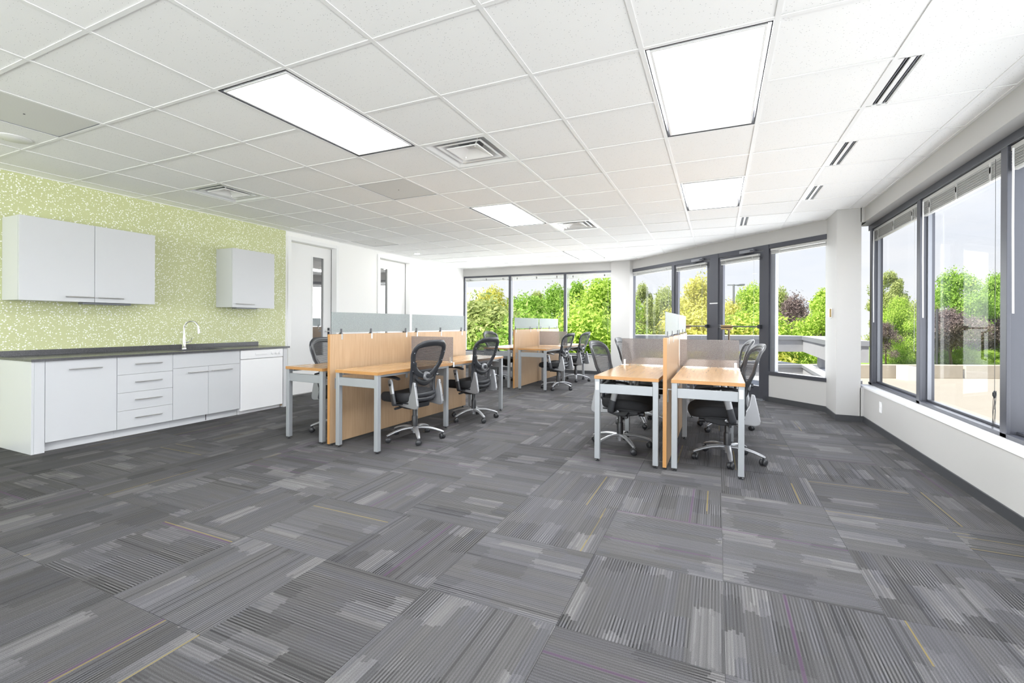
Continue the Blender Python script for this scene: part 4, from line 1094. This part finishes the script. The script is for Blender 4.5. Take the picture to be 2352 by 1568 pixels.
def trunk_mesh(seed, h, r, bl):
    rn = random.Random(seed); m = MB()
    pts = [(0, 0, 0), (rn.uniform(-.05, .05)*h, rn.uniform(-.05, .05)*h, h*.35), (rn.uniform(-.06, .06)*h, rn.uniform(-.06, .06)*h, h*.85)]
    m.tube(pts, [r, r*.75, r*.25], 8)
    for k in range(0, min(len(bl), 16), 2):
        b = bl[k]; z0 = min(h*.75, max(h*.15, b[2]*.55)); a = Vector(pts[1]).lerp(Vector(pts[2]), .2) if z0 > h*.35 else Vector((0, 0, z0)); a.z = z0
        m.tube([a, (a.x*.5+b[0]*.5, a.y*.5+b[1]*.5, (a.z+b[2])*.52), (b[0], b[1], b[2])], [r*.38, r*.25, r*.07], 6)
    return m.mesh('trunk')
protos = {}
for nm, (sd, rx, rz, nl, sz, low, nb) in {'round': (11, 2.4, 5.0, 23000, .08, .02, 34), 'tall': (23, 1.9, 6.6, 23000, .08, .04, 36), 'open': (37, 2.5, 5.6, 10000, .085, .22, 30),
                                 'canopy': (71, 2.6, 4.4, 19000, .08, .40, 36),
                                 'bush': (51, 2.2, 2.6, 14000, .07, .0, 24), 'dense': (67, 2.8, 5.2, 30000, .08, .0, 44)}.items():
    cm_, bl = crown_mesh(sd, rx, rz, nl, sz, low, nb); protos[nm] = (cm_, trunk_mesh(sd+1, rz, .11 if nm != 'bush' else .05, bl), rz)
def tree(kind, leaf, depth, px, vtop, base, label, rz=0., wide=1., group='trees outside', cat='tree'):
    cm_, tm, H = protos[kind]
    lat = (px-1186.24)/1044.84*depth
    hor = 741.82+.0046*(px-1186)
    top = HC+(hor-vtop)/1044.84*depth
    s = (top-base)/H
    t = thing('tree' if cat == 'tree' else 'shrub', label, cat, place(depth, lat, base), rz, group)
    key = leaf+kind
    if key not in protos:
        me = cm_.copy(); me.materials.clear(); me.materials.append(LEAF[leaf]); protos[key] = me
    c = bpy.data.objects.new('crown', protos[key]); COL.objects.link(c); c.parent = t
    k = bpy.data.objects.new('trunk', tm); COL.objects.link(k); k.parent = t
    if not tm.materials: tm.materials.append(BARK)
    for o in (c, k): o.scale = (s*wide, s*wide, s)
    return t
G2 = -3.0
tree('bush', 'olive', 20, 1110, 712, G2, 'pale spreading tree low in the left pane of the far window', .3, 1.10)
tree('round', 'yellow', 27, 1128, 668, G2, 'yellowish tree standing against the white building', 1.0, 0.81)
tree('dense', 'green', 24, 1215, 690, G2, 'mid green tree behind the frosted screens of the far cluster', 2.0, 0.94)
tree('tall', 'olive', 30, 1232, 664, G2, 'grey-green tree rising in the middle pane of the far window', .6, 0.91)
tree('round', 'dark', 36, 1180, 690, G2, 'dark green tree behind the first mullion of the far window', 2.6, 1.04)
tree('tall', 'green', 25, 1322, 640, G2, 'tallest open-topped tree right of the second far mullion', 1.4, 0.81)
tree('dense', 'lime', 21, 1385, 652, G2, 'bright lime tree beside the white column in the far window', .2, 0.94)
tree('round', 'green', 29, 1280, 662, G2, 'leafy green tree left of the second far mullion', 3.0, 0.81)
tree('bush', 'lime', 18, 1330, 738, G2, 'low bright bush at the bottom of the far window', 4.0, 1.17)
tree('bush', 'green', 18.5, 1210, 745, G2, 'low green bush behind the far cluster panel', 5.0, 1.17)
tree('tall', 'olive', 26, 1473, 645, G2, 'greyish tall tree next to the far column in the left glass light', .9, 0.65)
tree('round', 'olive', 30, 1530, 668, G2, 'soft olive tree left of the left glass door', 2.2, 0.72)
tree('open', 'yellow', 25, 1605, 634, G2, 'yellow-green open tree through the left glass door', 1.7, 0.81)
tree('round', 'yellow', 27, 1575, 690, G2, 'low yellow tree at the bottom of the left glass door', 2.9, 0.78)
tree('round', 'lime', 30, 1725, 660, G2, 'rounded green tree right of the lamp post', .5, 0.72)
tree('dense', 'yellow', 24, 1680, 705, G2, 'yellow-green bushy tree behind the push bar of the right door', 3.6, 0.68)
tree('round', 'olive', 33, 1790, 668, G2, 'thin olive tree just right of the door frame', 1.2, 0.59)
tree('dense', 'plum', 24, 1822, 692, G2, 'greyish purple tree with bare branches by the terrace corner', 4.2, 0.62)
tree('tall', 'lime', 20, 1890, 655, G2, 'bright lime tree left of the white column', 2.4, 0.81)
tree('bush', 'yellow', 22, 1625, 735, G2, 'low yellow bush behind the left push paddle', .8, 1.17)
tree('bush', 'lime', 22, 1735, 735, G2, 'low lime bush above the terrace wall', 1.9, 1.17)
tree('tall', 'olive', 26, 2040, 618, GR, 'slim leafy tree in the narrow right window', .4, 0.88)
tree('dense', 'lime', 24, 2065, 690, GR, 'lime bushy tree low in the narrow right window', 1.5, 0.73)
tree('open', 'plum', 23, 2035, 740, GR, 'brownish shrubby tree beside the first mullion', 2.2, 0.96)
tree('open', 'green', 25, 2185, 622, GR, 'tall open tree in the centre of the wide right window', .2, 0.88)
tree('round', 'green', 27, 2230, 690, GR, 'green rounded tree behind the plum tree', 1.1, 0.88)
tree('dense', 'green', 25, 2290, 640, GR, 'dense green tree at the right of the wide window', 2.1, 0.63)
tree('round', 'olive', 28, 2140, 676, GR, 'olive tree left of the tall open tree', 2.9, 0.88)
tree('canopy', 'plum', 23, 2185, 712, GR, 'purple plum tree with a dark trunk beyond the lawn', .7, 0.98)
tree('canopy', 'plum', 25, 2275, 728, GR, 'second purple plum tree behind the looped cord', 1.8, 1.05)
tree('canopy', 'plum', 23.5, 2135, 740, GR, 'small purple tree behind the dark pole', 2.5, 0.96)
for k, (px, d, v, lf, lab) in enumerate(((2160, 24, 805, 'lime', 'low bright hedge bush at the foot of the dark pole'), (2215, 23.5, 803, 'lime', 'low bright fern-like hedge bush right of the plum trunk'), (2270, 24, 806, 'lime', 'low bright hedge bush under the second plum tree'), (2335, 24, 800, 'green', 'low hedge bush at the right picture edge'), (2060, 25, 800, 'green', 'low green hedge bush in the narrow right window'))):
    tree('bush', lf, d, px, v, GR, lab, k*1.3, 1.5, 'hedge bushes', 'shrub')
for k, (px, d, v, lf) in enumerate(((2420, 25, 640, 'green'), (2560, 26, 630, 'olive'), (1010, 30, 670, 'olive'), (900, 30, 680, 'green'))):
    tree('dense', lf, d, px, v, GR if px > 2000 else G2, ('green tree just past the right picture edge', 'olive tree well past the right picture edge', 'olive tree hidden behind the white side wall', 'green tree far left behind the side wall')[k], k, .6)
# pale building far behind the trees
b = thing('office_building', 'pale white building with a blue window band far behind the trees', 'building', place(62, -9.0, G2), math.atan2(RT.y, RT.x))
PALE = mat('pale_cladding', (.86, .88, .92), .7); BAND = mat('blue_glazing', (.35, .50, .72), .2)
link('wall', MB().box(-12, 12, 0, 14, 0, 6.6), PALE, b)
link('window_band', MB().box(-12.02, 12.02, -.05, 0, 4.35, 4.75), BAND, b)
link('parapet', MB().box(-12.05, 12.05, -.12, 0, 6.4, 6.75), PALE, b)
link('roof_plant', MB().box(-7, 4.4, 2, 8, 6.6, 9.2), PALE, b); link('roof_plant', MB().box(13.8, 17.5, 4, 8, 0, 8.9), PALE, b)
m = MB()
for k in range(24): m.box(-12+k-.02, -12+k+.02, -.03, 0, 4.9, 6.4)
link('cladding_joint', m, mat('joint_grey', (.62, .65, .70), .7), b)
